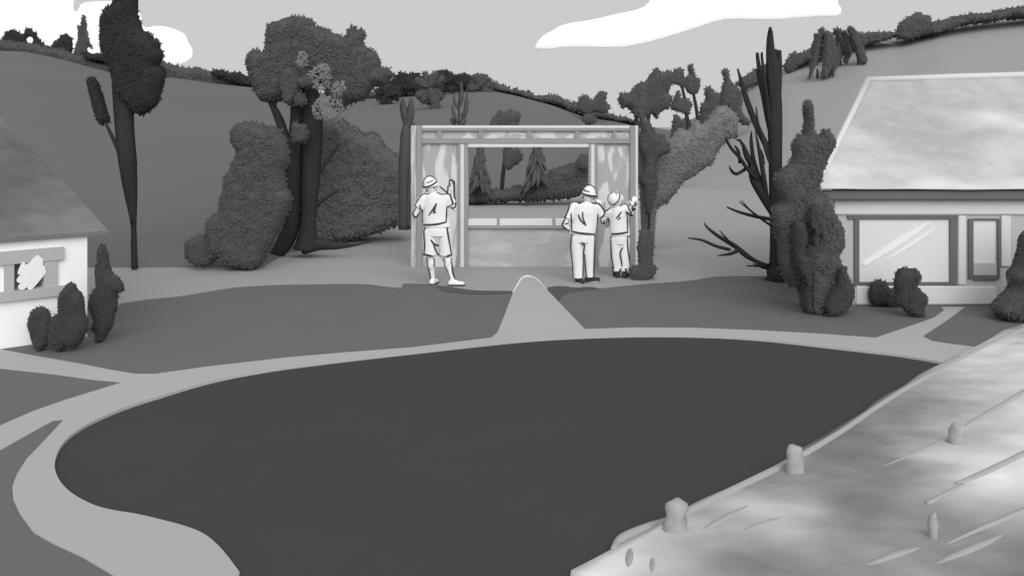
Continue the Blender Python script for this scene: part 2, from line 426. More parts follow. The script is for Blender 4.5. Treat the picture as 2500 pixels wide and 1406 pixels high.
# big spreading tree
Y2 = 17.6
def big_extra(t, Y):
    for bl in (blob(782,165,826,225,10,.2,3), blob(832,203,858,236,9,.2,4), blob(788,238,852,292,11,.2,5), blob(750,135,770,170,8,.2,9)):
        mk('pale_leaf_cluster', crown(bl, Y, leaf=10, T=.12, dy=-.75, core=False, fill=1.6), M_gleaf, t)
    mk('hanging_leaf_cluster', ragged([blob(706,172,748,255,11,.18,6), blob(728,300,770,350,9,.25,7), blob(738,230,766,262,8,.2,8), blob(742,190,790,218,8,.2,18)], Y, leaf=9, T=.14, dy=-.62), M_leaf, t)
tree('spreading_tree', 'broad tree with heavy rounded crown on three dark leaning trunks and flaring roots', 'tree', (745, 612), Y2,
     [[(650,92),(656,64),(672,54),(720,40),(745,44),(764,54),(775,67),(800,74),(826,86),(845,92),(850,74),(864,66),(872,78),(884,74),(888,92),(889,112),(904,120),(922,136),
       (930,156),(930,168),(946,165),(960,182),(950,196),(948,206),(922,210),(905,222),(893,240),(862,250),(846,258),(836,272),(812,262),(798,240),(792,212),(780,206),(778,182),(770,186),(768,208),(748,214),
       (742,202),(722,200),(712,222),(700,236),(692,245),(672,250),(640,248),(624,225),(613,192),(604,160),(607,132),(622,122),(646,126)]],
     [([(655,636,20),(690,600,40),(712,550,40),(718,490,38),(718,430,46),(722,360,44),(728,290,40),(726,220,34),(728,175,24)], .0),
      ([(752,606,66),(754,575,46),(757,520,38),(761,450,44),(764,380,46),(766,310,48),(764,250,44),(764,200,26),(776,165,14)], -.12),
      ([(660,246,12),(680,285,20),(696,330,22),(706,380,20),(712,440,16)], -.05),
      ([(745,608,20),(785,592,30),(825,596,18),(870,594,7),(915,585,3)], -.25),
      ([(775,428,14),(800,394,11),(834,350,5)], -.1), ([(772,502,13),(795,484,10),(829,464,5)], -.1),
      ([(784,370,8),(790,350,5),(797,333,2)], -.1), ([(722,530,6),(733,516,8),(745,512,8)], -.1)],
     extra=big_extra, leaf=11)
# bushes around it
bush('tall_bush', 'tall lumpy dark bush standing left of the spreading tree trunks', [(566,345),(566,322),(580,304),(610,297),(640,305),(655,314),(672,309),(688,325),(700,355),(704,390),
     (694,415),(700,460),(712,482),(702,515),(688,548),(672,580),(655,612),(642,640),(618,658),(590,654),(565,652),(548,640),(540,628),(515,640),(508,600),(504,565),(510,536),(537,515),(537,490),
     (548,462),(550,436),(560,425),(568,400),(580,375)], (600, 656), 16.0, M_leaf, leaf=11)
bush('round_bush', 'small round dark bush at the foot of the tall lumpy bush', blob(452,573,532,650,14,.06,2), (490, 650), 15.95, M_leaf, leaf=10)
bush('thicket', 'wide dark thicket sloping down behind the trunks toward the timber frame', [(700,360),(780,300),(830,290),(850,306),(872,314),(890,332),(912,327),(930,342),(942,364),(962,376),(975,392),
     (1003,405),(1006,548),(975,548),(900,575),(830,592),(740,600),(690,560)], (860, 590), 20.0, mat('thicket_leaf', 88, .66, .05), leaf=12)  # dark leaf colour lightened to offset the shade falling on the thicket
tree('slender_tree', 'slender dark tree with upright blades of foliage behind the left post of the frame', 'tree', (988, 552), 18.5, [],
     [([(988,560,30),(987,450,28),(988,380,27),(990,330,24),(992,305,16)], 0), ([(1003,552,10),(998,520,8),(1001,440,6),(1002,400,3)], -.1)],
     bark=M_leaf, extra=lambda t, Y: mk('crown', join(blade([(992,310,8),(988,280,14),(984,250,8),(981,238,2)], Y), blade([(996,312,10),(1002,280,14),(1004,250,9),(1005,238,2)], Y),
                                                  blade([(992,305,3),(984,285,8),(978,262,6),(976,252,2)], Y, .1), blade([(1004,312,4),(1009,305,6),(1013,297,1)], Y)), M_leaf, t, True))

# trees along the far ridge
YR = 86
def rtree(name, label, cat, polys, base, m, trunk=None, Y=YR, leaf=9, extra=None, group=None, **k):
    return tree(name, label, cat, base, Y, polys, [(l, 0) for l in trunk] if trunk else [], group, m, extra=extra, leaf=leaf, **k)
rtree('ridge_tree', 'dark domed tree on the ridge at the far left edge of the picture', 'tree', [[(8,98),(16,80),(34,75),(48,82),(60,92),(62,118),(40,124),(12,120)]], (35,122), M_dleaf, [[(35,126,8),(35,100,6)]])
rtree('ridge_tree', 'dark arched tree on the left ridge with a small gap in its middle', 'tree', [[(54,110),(60,80),(68,71),(80,76),(92,90),(102,104),(120,118),(122,128),(90,124),(56,122)]], (78,124), M_dleaf, [[(78,128,8),(76,112,6)]], hole=[(73,99,6)])
rtree('ridge_tree', 'dark shaggy tree on the ridge just left of the pointed conifer', 'tree', [[(124,120),(134,104),(142,102),(150,88),(164,86),(174,96),(176,120),(168,140),(140,142),(126,134)]], (152,142), M_dleaf, [[(152,146,9),(152,120,7)]])
rtree('pointed_conifer', 'narrow pointed conifer with a drooping side bough standing against the cloud', 'conifer', [[(200,52),(203,39),(207,42),(211,60),(211,74),(222,112),(224,118),(213,106),(212,140),(182,142),(184,118),(190,100),(191,66),(198,64)]], (200,140), M_leaf, [[(197,146,10),(200,110,7)]], leaf=6)
# shrub bands along the ridge: one mass of far woodland
def band(pts, Y, w, m, name, label, leaf=9, step=5):
    s = cr(pts, 6); up = []; dn = []
    for i, q in enumerate(s):
        nz = 5*noise.noise(Vector((q[0]*.04, 2.2, Y)))+3*noise.noise(Vector((q[0]*.13, 7.2, Y)))
        up.append((q[0], q[1]-q[2]*.55+nz)); dn.append((q[0], q[1]+q[2]*.68+nz*.6))
    poly = up+dn[::-1]
    o = mk(name, crown(poly, Y, T=1.2, step=step, leaf=leaf, slim=.5), m, None, True)
    tag(o, label, 'woodland', kind='stuff'); return o
band([(-300,80,26),(-60,102,30),(30,118,24),(100,126,26),(170,148,34),(240,166,30),(300,186,34)], 85, 0, M_leaf, 'ridge_scrub', 'dark scrub along the left end of the ridge')
band([(208,134,6),(232,140,14),(262,144,18),(300,150,20)], 84.5, 0, M_dleaf, 'ridge_scrub', 'blackish scrub under the cloud right of the conifer')
band([(380,168,30),(430,180,34),(500,190,32),(560,202,24),(590,208,10)], 85, 0, M_leaf, 'ridge_scrub', 'dark scrub on the ridge between the tall tree and the spreading tree')
band([(520,178,8),(545,184,14),(590,194,20),(640,204,16)], 84, 0, M_dleaf, 'ridge_scrub', 'blackish scrub touching the left side of the spreading crown')
band([(890,236,8),(930,226,22),(980,216,24),(1040,212,30),(1100,205,34),(1180,205,30),(1240,220,12),(1300,236,14),(1360,248,18),(1420,268,22),(1500,288,12),(1560,300,10)], 85, 0, M_leaf, 'ridge_scrub', 'dark scrub along the central ridge above the timber frame')
# slashed tree tops on the central ridge
def spiky(name, label, base, blades, m, Y=83, group='shaggy trees on the central ridge'):
    vb = max(max(q[1] for q in b) for b in blades)-4; base = (base[0], vb); Y = min(Y, YG(base[0], vb, Y)-.6)
    t = thing(name, label, 'tree', P(base[0], base[1], Y), group)
    mk('trunk', limb([(base[0], base[1]+4, 6), (base[0], base[1]-20, 4)], Y, .3), M_bark, t, True)
    polys = []
    for b in blades:
        c = cr(b, 3); up, dn = [], []
        for i, q in enumerate(c):
            a_, b_ = c[max(i-1, 0)], c[min(i+1, len(c)-1)]; dx, dy_ = b_[0]-a_[0], b_[1]-a_[1]; ln = math.hypot(dx, dy_)+1e-6
            w_ = max(q[2], 2)*.62; up.append((q[0]-dy_/ln*w_, q[1]+dx/ln*w_)); dn.append((q[0]+dy_/ln*w_, q[1]-dx/ln*w_))
        polys.append(up+dn[::-1])
    V = [crown(p, Y, T=.25, step=3.5, leaf=8, dy=(i % 3-1)*.2) for i, p in enumerate(polys)]
    mk('crown', join(*V), m, t, True)
    return t
def fan(cu, cv, dirs, ln, w):
    o = []
    for a in dirs:
        a = math.radians(a); e = (cu+ln*math.cos(a), cv-ln*math.sin(a))
        o.append([(cu, cv, w*.5), ((cu+e[0])/2, (cv+e[1])/2, w), (cu+(e[0]-cu)*.9, cv+(e[1]-cv)*.9, w*.75), (e[0], e[1], w*.3)])
    return o
spiky('shaggy_tree', 'low shaggy black tree at the left end of the central ridge', (945,245), fan(945,232,(10,40,75,120,160,200,240,290,340),28,10), M_dleaf)
spiky('shaggy_tree', 'wide shaggy black tree with drooping boughs left of the timber frame top', (995,240), fan(985,212,(5,30,60,95,130,165,200,235,320),34,15)+fan(1010,205,(20,60,100,150,220,260,310),26,13), M_dleaf)
spiky('shaggy_tree', 'shaggy dark tree with long hanging boughs above the left corner of the frame', (1052,270), fan(1050,215,(70,110,40,150,240,262,285,215,320),40,14)+[[(1068,235,8),(1065,255,16),(1062,270,12)]], M_leaf)
spiky('shaggy_tree', 'tallest spiky black tree on the central ridge', (1085,230), fan(1082,205,(95,80,60,40,120,20,150,200,330,250),32,15), M_dleaf)
spiky('shaggy_tree', 'spiky black tree with five upright tips on the central ridge', (1130,225), fan(1128,210,(100,84,66,48,28,120,145,190,350),28,11), M_dleaf)
spiky('shaggy_tree', 'dark pointed pair of tops at the right end of the central ridge', (1178,225), fan(1172,212,(55,80,35,110,10,150,190,330),30,13), M_leaf)

# saplings behind the frame
def sapling(label, u, v0, v1, blades, Y):
    t = thing('sapling', label, 'sapling', P(u, v0, Y))
    mk('trunk', limb([(u, v0, 6), (u+1, (v0+v1)/2, 5), (u+2, v1, 2)], Y), M_bark, t, True)
    mk('crown', join(*[blade(b, Y, (i % 2)*.2) for i, b in enumerate(blades)]), M_leaf, t, True)
sapling('thin sapling with long upswept leaves rising above the frame left of centre', 1119, 470, 190,
        [[(1118,300,3),(1108,280,8),(1104,255,3)], [(1122,300,3),(1134,280,8),(1138,250,8),(1139,225,2)], [(1120,270,2),(1110,250,7),(1108,228,2)], [(1112,305,8),(1104,296,10),(1099,288,4)],
         [(1124,306,8),(1132,298,9),(1137,290,4)], [(1123,285,3),(1132,275,6),(1139,268,1)], [(1122,262,3),(1128,240,7),(1126,200,4)]], YG(1150, 490))
def fir(label, u, top, bot, w, base, trunkpx, Y):
    Y = Y-1.5
    t = thing('fir_tree', label, 'fir tree', P(base[0], base[1], Y))
    mk('trunk', limb(trunkpx, Y), M_bark, t, True)
    V = []; rg = random.Random(int(u)); n = 8
    for i in range(n):
        f = i/(n-1); ww = w*(.16+1.0*f)
        for k in range(9):
            vv = top+(bot-top)*(f*.74+rg.uniform(-.04, .04))
            a = 2*math.pi*(k+rg.uniform(-.3, .3))/9+i*.7; ln = rg.uniform(.62, 1.2)
            c0 = P(u, vv, Y); e = Vector((c0.x+math.cos(a)*ww*ln*Y/F/2, c0.y+math.sin(a)*ww*ln*Y/F/2, c0.z-(bot-top)*(.15+.16*f)*ln*Y/F))
            md = c0.lerp(e, .5)+Vector((0, 0, .05*ww*Y/F))
            r = Y/F*(2.4+3.6*f)
            V.append(tube([c0, c0.lerp(md, .5), md, md.lerp(e, .5), e], [r*.8, r*1.2, r*1.35, r*.9, r*.08], 6))
    mk('crown', join(*V), M_leaf, t)
Yf = YG(1240, 493)
fir('ragged fir seen through the left part of the frame opening', 1172, 330, 470, 58, (1170,492), [(1171,494,8),(1170,460,9),(1172,400,7),(1172,340,3)], Yf)
fir('ragged fir with a crooked trunk seen through the right part of the frame opening', 1312, 318, 462, 70, (1295,492), [(1288,494,16),(1292,470,14),(1308,450,13),(1311,400,10),(1312,330,4)], Yf)
tree('thin_tree', 'thin tree with separate leaf clumps in the middle of the frame opening', 'tree', (1226, 492), Yf-.6,
     [blob(1226,358,1258,412,11,.12,11), blob(1244,366,1276,400,10,.12,12), [(1196,306),(1202,290),(1212,282),(1220,270),(1232,276),(1245,268),(1262,276),(1270,284),(1266,300),(1258,318),(1205,318)]],
     [([(1225,494,10),(1226,450,11),(1231,400,9),(1236,350,7),(1236,290,4)], 0)], leaf=7)
bush('low_hedge', 'long low dark hedge rising to the right behind the frame opening', [(1128,470),(1150,464),(1180,470),(1200,462),(1230,464),(1262,455),(1285,462),(1310,445),(1350,415),(1380,408),(1400,400),(1445,385),
     (1462,400),(1470,480),(1440,470),(1400,482),(1340,488),(1240,492),(1128,498)], (1240,492), Yf-.9, M_leaf, leaf=10, cat='hedge', T=.5)
bush('round_bush', 'round dark bush against the right side of the frame opening', blob(1408,378,1448,412,12,.06,5), (1428,412), Yf-1.6, M_leaf, leaf=7)
bush('small_ridge_bush', 'little dark bush on the ridge left of the slender grey trees', [(1408,268),(1415,240),(1430,233),(1445,246),(1462,226),(1480,228),(1478,250),(1488,262),(1476,278),(1450,272),(1435,282)], (1445,280), 80, M_leaf, leaf=8, cat='bush')
tree('little_tree', 'little round tree on the slope just above the right end of the top beam', 'tree', (1440,318), 50, [blob(1420,280,1458,304,9,.15,31)], [([(1441,330,5),(1440,300,4)], 0)], leaf=6)

# group of trees right of the frame
Ya = 34
tree('round_topped_tree', 'largest of the bushy trees behind the right end of the frame', 'tree', (1572, 452), Ya,
     [[(1511,240),(1516,228),(1530,228),(1542,222),(1560,205),(1576,200),(1582,190),(1596,172),(1606,168),(1614,180),(1630,174),(1640,182),(1636,215),(1628,226),(1642,240),(1632,262),(1612,275),(1602,290),(1592,278),
       (1570,292),(1545,278),(1535,262),(1516,262)]],
     [([(1553,452,14),(1553,320,12),(1556,270,9),(1570,240,6)], 0), ([(1585,452,14),(1582,330,13),(1584,285,11),(1590,225,6)], .1)], leaf=8)
tree('round_topped_tree', 'middle bushy tree with two clumps on a thin leaning trunk behind the frame', 'tree', (1690, 420), Ya+1.5,
     [[(1636,188),(1646,172),(1658,168),(1668,174),(1672,200),(1670,214),(1650,206),(1636,204)], [(1637,262),(1645,240),(1655,222),(1662,240),(1676,240),(1690,255),(1684,268),(1680,280),(1655,272),(1640,266)]],
     [([(1692,430,14),(1684,330,12),(1676,280,10),(1670,235,8),(1663,205,6)], 0)], leaf=7)
tree('round_topped_tree', 'slimmest bushy tree with a ragged top and straight leaning trunk', 'tree', (1704, 360), Ya+3,
     [[(1672,205),(1674,188),(1684,185),(1680,170),(1682,160),(1690,158),(1693,172),(1700,190),(1708,195),(1708,210),(1704,226),(1690,232),(1676,222)]],
     [([(1712,370,10),(1702,280,9),(1696,245,8),(1690,215,5)], 0)], leaf=6)
Yb = 16.6
bush('column_shrub', 'tall narrow dark shrub squeezed against the right post of the frame', [(1556,270),(1566,272),(1572,290),(1586,296),(1600,330),(1616,330),(1630,352),(1632,372),(1606,384),(1602,410),(1604,450),
     (1600,480),(1588,515),(1580,524),(1574,500),(1570,455),(1560,440),(1574,400),(1562,370),(1560,340),(1566,320)], (1582,640), 17.0, M_leaf, leaf=9, stem=[[(1582,640,8),(1584,560,7),(1586,480,6)]])
bush('leaning_grey_shrub', 'big pale grey shrub leaning up to the right behind the dark column shrub', [(1562,470),(1558,340),(1568,322),(1603,366),(1635,340),(1661,318),(1680,322),(1698,296),(1715,306),(1746,272),(1762,262),(1790,274),(1802,300),(1794,328),(1772,344),(1752,368),(1738,398),(1712,414),(1688,430),
     (1664,446),(1648,472),(1626,494),(1602,508),(1598,560),(1592,620),(1570,620)], (1580,642), 17.6, M_gleaf, leaf=10)
bush('bushy_shrub', 'stubby dark shrub with a wide skirt at the right foot of the timber frame', [(1562,566),(1572,560),(1586,566),(1594,580),(1594,620),(1590,640),(1602,655),(1594,674),(1576,684),(1552,686),(1538,668),(1544,650),(1560,644),(1556,610)], (1568,684), 14.95, M_leaf, leaf=9)
# spiky olive-like trees on the right slope
Yc = 30
bush('upright_shrub', 'first of the upright dark shrubs on the right slope, next to the column shrub', [(1636,352),(1640,320),(1642,300),(1646,282),(1656,286),(1662,296),(1660,330),(1650,358)], (1650,362), None, M_leaf, leaf=8)
bush('upright_shrub', 'second upright dark shrub on the right slope, broader at the top', [(1656,350),(1660,310),(1664,296),(1676,292),(1690,300),(1700,330),(1688,352)], (1680,352), None, M_leaf, leaf=8)
bush('upright_shrub', 'tall upright dark shrub on the right slope with two finger-like tips', [(1700,318),(1708,280),(1714,254),(1722,250),(1722,218),(1734,214),(1744,228),(1756,228),(1780,232),(1786,280),(1764,292),(1740,306),(1722,326)], (1722,328), None, M_leaf, leaf=8)
tree('drooping_tree', 'drooping dark tree with a hooked top overhanging the right slope', 'tree', (1795, 340), YG(1795, 338),
     [[(1764,176),(1770,170),(1778,176),(1780,190),(1795,210),(1808,224),(1812,250),(1806,262),(1816,280),(1832,300),(1822,306),(1800,296),(1786,278),(1775,262),(1762,262),(1760,225),(1768,200)],
      [(1746,330),(1764,330),(1766,352),(1760,385),(1754,406),(1748,380),(1744,355)]],
     [([(1797,342,10),(1794,320,12),(1790,280,8),(1786,240,5)], 0)], leaf=8)
bush('ridge_scrub_bush', 'long low dark bush on the right ridge between the drooping tree and the bare tree', [(1796,205),(1815,190),(1840,172),(1870,158),(1885,165),(1880,200),(1850,205),(1820,218)], (1840,212), 57, M_leaf, leaf=9)

# bare dark tree
YD = YG(1893, 682)-.1
t = thing('bare_tree', 'leafless black tree with a stout straight trunk and many upswept branches', 'tree', P(1893, 682, YD))
mk('trunk', join(limb([(1893,684,66),(1892,668,34),(1893,600,26),(1893,520,28),(1893,400,32),(1892,300,36),(1889,220,36),(1886,160,32),(1884,130,18),(1881,76,11)], YD, 0, 14),
                 limb([(1880,682,50),(1900,676,60),(1915,684,30)], YD, -.05)), M_bark, t, True)
BR = [[(1884,330,8),(1872,270,9),(1862,215,8),(1850,150,7),(1846,134,6)], [(1888,360,7),(1876,300,7),(1868,240,7),(1862,200,6),(1858,165,3)], [(1890,420,8),(1872,380,8),(1856,330,7),(1846,300,6),(1840,262,3)], [(1898,330,12),(1904,240,12),(1908,170,12),(1910,122,9)], [(1830,400,8),(1812,380,7),(1800,350,4)], [(1868,470,10),(1846,400,10),(1842,350,9),(1846,322,3)], [(1790,600,6),(1770,580,5),(1752,560,2)], [(1855,532,5),(1835,515,4),(1815,490,2)],
      [(1886,260,16),(1874,180,16),(1868,110,14),(1866,74,8)], [(1898,260,14),(1901,180,14),(1904,140,14),(1907,120,9)], [(1880,320,8),(1868,260,12),(1856,200,11),(1846,150,10),(1843,132,8)],
      [(1886,520,16),(1866,480,24),(1846,440,26),(1836,400,14),(1822,360,8),(1810,340,5)], [(1850,440,10),(1820,410,10),(1800,385,9),(1775,360,8),(1760,338,6)], [(1884,380,16),(1856,320,16),(1838,270,15),(1824,220,12),(1812,166,5)],
      [(1872,480,10),(1862,430,12),(1852,380,10),(1838,320,3)], [(1862,400,12),(1862,380,11),(1858,358,4)], [(1818,414,9),(1794,424,8),(1778,416,7),(1768,402,2)], [(1840,420,12),(1828,385,10),(1818,350,7),(1808,342,3)],
      [(1806,398,8),(1800,370,8),(1788,355,3)], [(1886,536,9),(1850,530,9),(1810,520,7),(1780,508,4)], [(1884,552,6),(1850,530,6),(1812,502,4),(1792,488,2)],
      [(1884,655,14),(1850,640,10),(1826,626,13),(1800,604,12),(1760,580,9),(1735,560,6),(1728,548,2)], [(1800,612,11),(1780,618,8),(1748,621,3)], [(1784,610,8),(1750,602,8),(1716,588,6),(1684,584,3)],
      [(1880,645,7),(1850,645,6),(1810,641,3)], [(1886,658,8),(1868,656,7),(1850,650,2)]]
for i, b in enumerate(BR):
    mk('branch', limb(b, YD, 0, 8, 4, .08, (-.35, .3, -.15, .15)[i % 4]), M_bark, t, True)

# ridge shrubs on the right hill
band([(1922,162,16),(1950,148,22),(2000,122,24),(2060,104,22),(2120,96,24),(2180,84,10)], 57, 0, M_leaf, 'ridge_scrub', 'dark scrub along the right ridge behind the shaggy trees')
band([(2190,84,12),(2260,72,26),(2330,54,20),(2400,44,18),(2460,34,18),(2520,30,22),(2800,10,26)], 57, 0, M_leaf, 'ridge_scrub', 'dark scrub along the right ridge above the pale roof')
bush('ridge_bush', 'squat dark bush at the low left end of the right ridge', [(1914,160),(1922,146),(1936,130),(1948,134),(1950,156),(1940,176),(1930,180),(1918,176)], (1932,180), 56, M_leaf, leaf=8)
bush('ridge_bush', 'rounded dark bush on the right ridge above the end of the pale roof', [(2190,70),(2205,50),(2240,32),(2252,38),(2268,44),(2272,70),(2250,86),(2215,98),(2192,92)], (2225,98), 56, M_leaf, leaf=9)
def sh(label, cu, base, bl): spiky('shaggy_tree', label, base, bl, M_leaf, 55, 'shaggy trees on the right ridge')
sh('shaggy dark tree with a long pointed bough hanging left on the right ridge', 2000, (2000,150), [[(2006,72,3),(2000,90,9),(1994,112,12),(1986,150,12),(1972,192,1)], [(2003,72,6),(2010,100,14),(2000,130,14)], [(1995,84,3),(1992,110,8),(1985,128,4)]])
sh('shaggy dark tree with the fattest hanging bough on the right ridge', 2030, (2028,165), [[(2016,80,8),(2022,110,22),(2020,150,22),(2008,190,9)], [(2026,84,6),(2030,120,18),(2034,150,18),(2032,184,3)], [(2020,76,7),(2024,100,12),(2030,120,10)]])
sh('shaggy dark tree with a curved leaning tip on the right ridge', 2050, (2056,130), [[(2038,72,8),(2048,88,14),(2056,110,12),(2064,140,9),(2060,154,5)], [(2036,78,5),(2050,100,12),(2044,140,16),(2036,160,6)]])
sh('shaggy dark tree nearest the pale roof on the right ridge', 2100, (2100,125), [[(2068,68,8),(2080,84,16),(2090,110,16),(2100,140,17),(2102,156,12)], [(2092,82,7),(2100,92,12),(2106,110,12)], [(2064,76,4),(2076,110,12),(2078,132,4)]])

# shrubs beside the right house
Yh = 13.4
tree('shaggy_evergreen', 'tall shaggy evergreen with a post-like top beside the left corner of the grey house', 'tree', (1985, 768), 12.35,
     [[(1960,330),(1964,290),(1962,262),(1970,250),(1980,254),(1984,290),(1985,325),(1998,332),(2012,318),(2026,324),(2038,345),(2028,370),(2014,400),(2002,440),(1996,466),(2018,482),(2036,520),(2054,552),(2058,600),(2044,622),(2056,650),
       (2080,700),(2070,745),(2050,768),(2010,764),(1985,772),(1958,752),(1950,705),(1930,695),(1912,672),(1902,640),(1898,590),(1886,545),(1886,510),(1905,492),(1893,460),(1895,430),(1912,412),(1932,392),(1936,352),(1948,332)]],
     [([(1990,776,18),(1990,700,16),(1982,500,12),(1975,330,8)], .1)], leaf=11, slim=.4)
bush('dark_shrub', 'narrow blackish shrub with long lobes before the shaggy evergreen', [(1934,575),(1938,548),(1946,540),(1962,552),(1964,590),(1955,618),(1962,620),(1972,606),(1984,600),(1988,640),(1984,672),(1976,668),(1972,700),(1962,690),(1944,660),(1938,630)],
     (1965,720), 12.0, M_bush, leaf=9, stem=[[(1968,750,6),(1966,690,6)]], T=.16)
bush('dark_leaf_spray', 'upright spray of long blackish leaves between the evergreen boughs', [(1974,530),(1980,505),(1990,500),(1996,520),(1992,550),(1996,560),(2003,540),(2010,556),(2010,580),(1998,570),(1994,600),(1986,612),(1982,590),(1986,560),(1978,560)],
     (1990,600), 12.0, M_bush, leaf=8, stem=[[(1985,752,5),(1986,660,4),(1988,590,3)]], T=.08)
bush('dark_shrub', 'dark shrub with one tall lobe at the corner of the grey house', [(2042,700),(2046,665),(2056,650),(2066,658),(2070,690),(2084,706),(2080,735),(2064,755),(2042,768),(2022,768),(2016,745),(2024,722)], (2048,768), 12.05, M_bush, leaf=9)
Yfb = 12.3
bush('round_shrub', 'round near-black shrub under the big window of the grey house', [(2122,715),(2128,692),(2145,684),(2162,690),(2172,703),(2192,710),(2196,742),(2170,752),(2158,744),(2136,742),(2124,732)], (2150,750), None, M_bush, leaf=8)
bush('stacked_shrub', 'two-tiered near-black shrub under the right side of the big window', [(2182,690),(2190,664),(2204,655),(2232,656),(2246,668),(2246,684),(2238,696),(2256,718),(2264,735),(2254,750),(2256,768),(2240,776),(2218,765),(2196,748),(2184,740),(2186,712)], (2230,774), None, M_bush, leaf=8)
bush('large_shrub', 'large dark shrub cut off by the right edge of the picture', [(2488,620),(2510,560),(2600,560),(2640,700),(2600,780),(2500,782),(2462,782),(2430,766),(2426,745),(2448,722),(2468,700),(2464,672),(2478,650)], (2500,782), None, M_leaf, leaf=10)
# shrubs beside the left house
bush('cypress', 'narrow pointed dark cypress at the corner of the white house', [(240,615),(246,598),(256,602),(262,620),(266,640),(274,665),(290,678),(300,696),(302,708),(288,716),(286,748),(280,765),(276,790),(266,808),(256,825),(242,838),(234,826),(236,808),(224,806),(230,780),
     (220,755),(218,735),(226,712),(236,700),(233,660),(238,640)], (245,836), None, M_bush, leaf=8, cat='cypress')
bush('spiky_bush', 'spiky-topped dark bush under the white house wall, next to the cypress', [(145,745),(146,720),(158,704),(168,692),(182,694),(188,710),(198,716),(204,735),(206,765),(214,785),(212,806),(200,832),(182,848),(166,844),(150,860),(134,846),(122,838),(122,800),(128,775),(144,762)],
     (160,858), None, M_bush, leaf=8)
bush('round_shrub', 'oval dark shrub leftmost under the window of the white house', [(72,775),(82,756),(100,750),(116,756),(124,776),(128,800),(120,836),(108,850),(98,858),(84,842),(74,812),(69,795)], (98,857), None, M_bush, leaf=8)

def roofgrid(a, b, c, d, n=24, m=10, sag=.0):
    V, Fc = [], []
    for i in range(n+1):
        for j in range(m+1):
            t, s = i/n, j/m
            q = a.lerp(b, t).lerp(d.lerp(c, t), s)
            q.z += .05*math.sin(math.pi*t)*s+.012*noise.noise(q*1.5)
            V.append(q)
    for i in range(n):
        for j in range(m):
            Fc.append((i*(m+1)+j, (i+1)*(m+1)+j, (i+1)*(m+1)+j+1, i*(m+1)+j+1))
    return V, Fc
# ------------------------------------------------------------------ left house
def quadplate(a, b, c, d, th, n=None):
    a, b, c, d = map(Vector, (a, b, c, d)); n = n or (b-a).cross(d-a).normalized()
    lo = [q-n*th for q in (a, b, c, d)]
    return [a, b, c, d]+lo, [(0,1,2,3), (7,6,5,4), (0,4,5,1), (1,5,6,2), (2,6,7,3), (3,7,4,0)]
A0 = G(213, 822); A1 = G(0, 853)
dw = Vector((A1.x-A0.x, A1.y-A0.y, 0)).normalized()             # along the front wall, to the left
dn = Vector((dw.y, -dw.x, 0))                                   # toward the lawn
if dn.y > 0: dn = -dn
zt = 1.24
hl = thing('white_house', 'white rendered bungalow with a dark hipped roof at the left edge of the picture', 'house', A0)
LW = 7.0; LD = 5.5
c0 = Vector((A0.x, A0.y, 0)); c1 = c0+dw*LW; c2 = c1-dn*LD; c3 = c0-dn*LD
def L(s, h, o=0.0): return c0+dw*s+dn*o+Vector((0, 0, h))
def wbox(s0, s1, h0, h1, o0, o1):
    v = [L(s, h, o) for s in (s0, s1) for o in (o0, o1) for h in (h0, h1)]
    return v, [(0,1,3,2), (4,6,7,5), (0,4,5,1), (2,3,7,6), (0,2,6,4), (1,5,7,3)]
def onwall(u, v):
    """(distance along wall, height) for a sight line"""
    d = Vector(((u-CX)/F, 1, -(v-HV)/F)); o = Vector((0, 0, H)); k = (c0-o).dot(dn)/d.dot(dn); p = o+d*k
    return (p-c0).dot(dw), p.z
ws0, wz1 = onwall(105, 637); ws1, wz0 = onwall(33, 709)
wt = .2
mk('wall', join(wbox(0, ws0, -.05, zt, -wt, 0), wbox(ws1, LW, -.05, zt, -wt, 0), wbox(ws0, ws1, -.05, wz0, -wt, 0), wbox(ws0, ws1, wz1, zt, -wt, 0),
                wbox(0, .2, -.05, zt, -LD, -wt-.002), wbox(LW-.2, LW, -.05, zt, -LD, -wt-.002), wbox(.2, LW-.2, -.05, zt, -LD, -LD+.2)), M_wallL, hl)
oh = .07
_d = Vector(((266-CX)/F, 1, -(562-HV)/F)); _k = (c0+dn*oh-Vector((0, 0, H))).dot(dn)/_d.dot(dn); E0 = Vector((0, 0, H))+_d*_k; ez = E0.z
s_e = (E0-c0).dot(dw)
e0 = L(s_e, ez, oh); 
k_ = e0.y
hipd = 13.2
R0 = P(0, 284, hipd); 
R1 = e0+(R0-e0)*1.25
e1 = L(LW+.4, ez, oh); e2 = L(LW+.4, ez, -LD-.4); e3 = L(s_e, ez, -LD-.4)
R2 = R1+dw*2.6
rf = mk('roof', join(roofgrid(e0, e1, R2, R1, 120, 40), ([e0, e1, R2, R1, e2, e3]+[q-Vector((0, 0, .05)) for q in (e0, e1, e2, e3)], [(0,5,3), (5,4,2,3), (4,1,2), (0,1,7,6), (1,4,8,7), (4,5,9,8), (5,0,6,9), (6,7,8,9)])), M_roofL, hl)
weather(rf, 117, [(P(20,440,11.3), (.5,1.5,.45), 98), (P(10,360,12), (.3,1.5,.4), 104), (P(70,500,11.2), (.5,1.5,.3), 110), (P(190,530,11.2), (.4,1.5,.15), 130), (P(120,440,11.6), (.25,1.5,.3), 126)], .5, .5, 1, 117)
w = mk('window', join(wbox(ws0-.0, ws0-.15, wz0-.10, wz1+.06, 0, .035), wbox(ws1+.0, ws1+.10, wz0-.10, wz1+.06, 0, .035),
      wbox(ws0-.22, ws1+.20, wz1+.0, wz1+.15, 0, .045), wbox(ws0-.24, ws1+.20, wz0-.11, wz0-.0, 0, .06)), M_trimL, hl)
mk('pane', wbox(ws0, ws1, wz0, wz1, -.10, -.08), M_glassL, w)
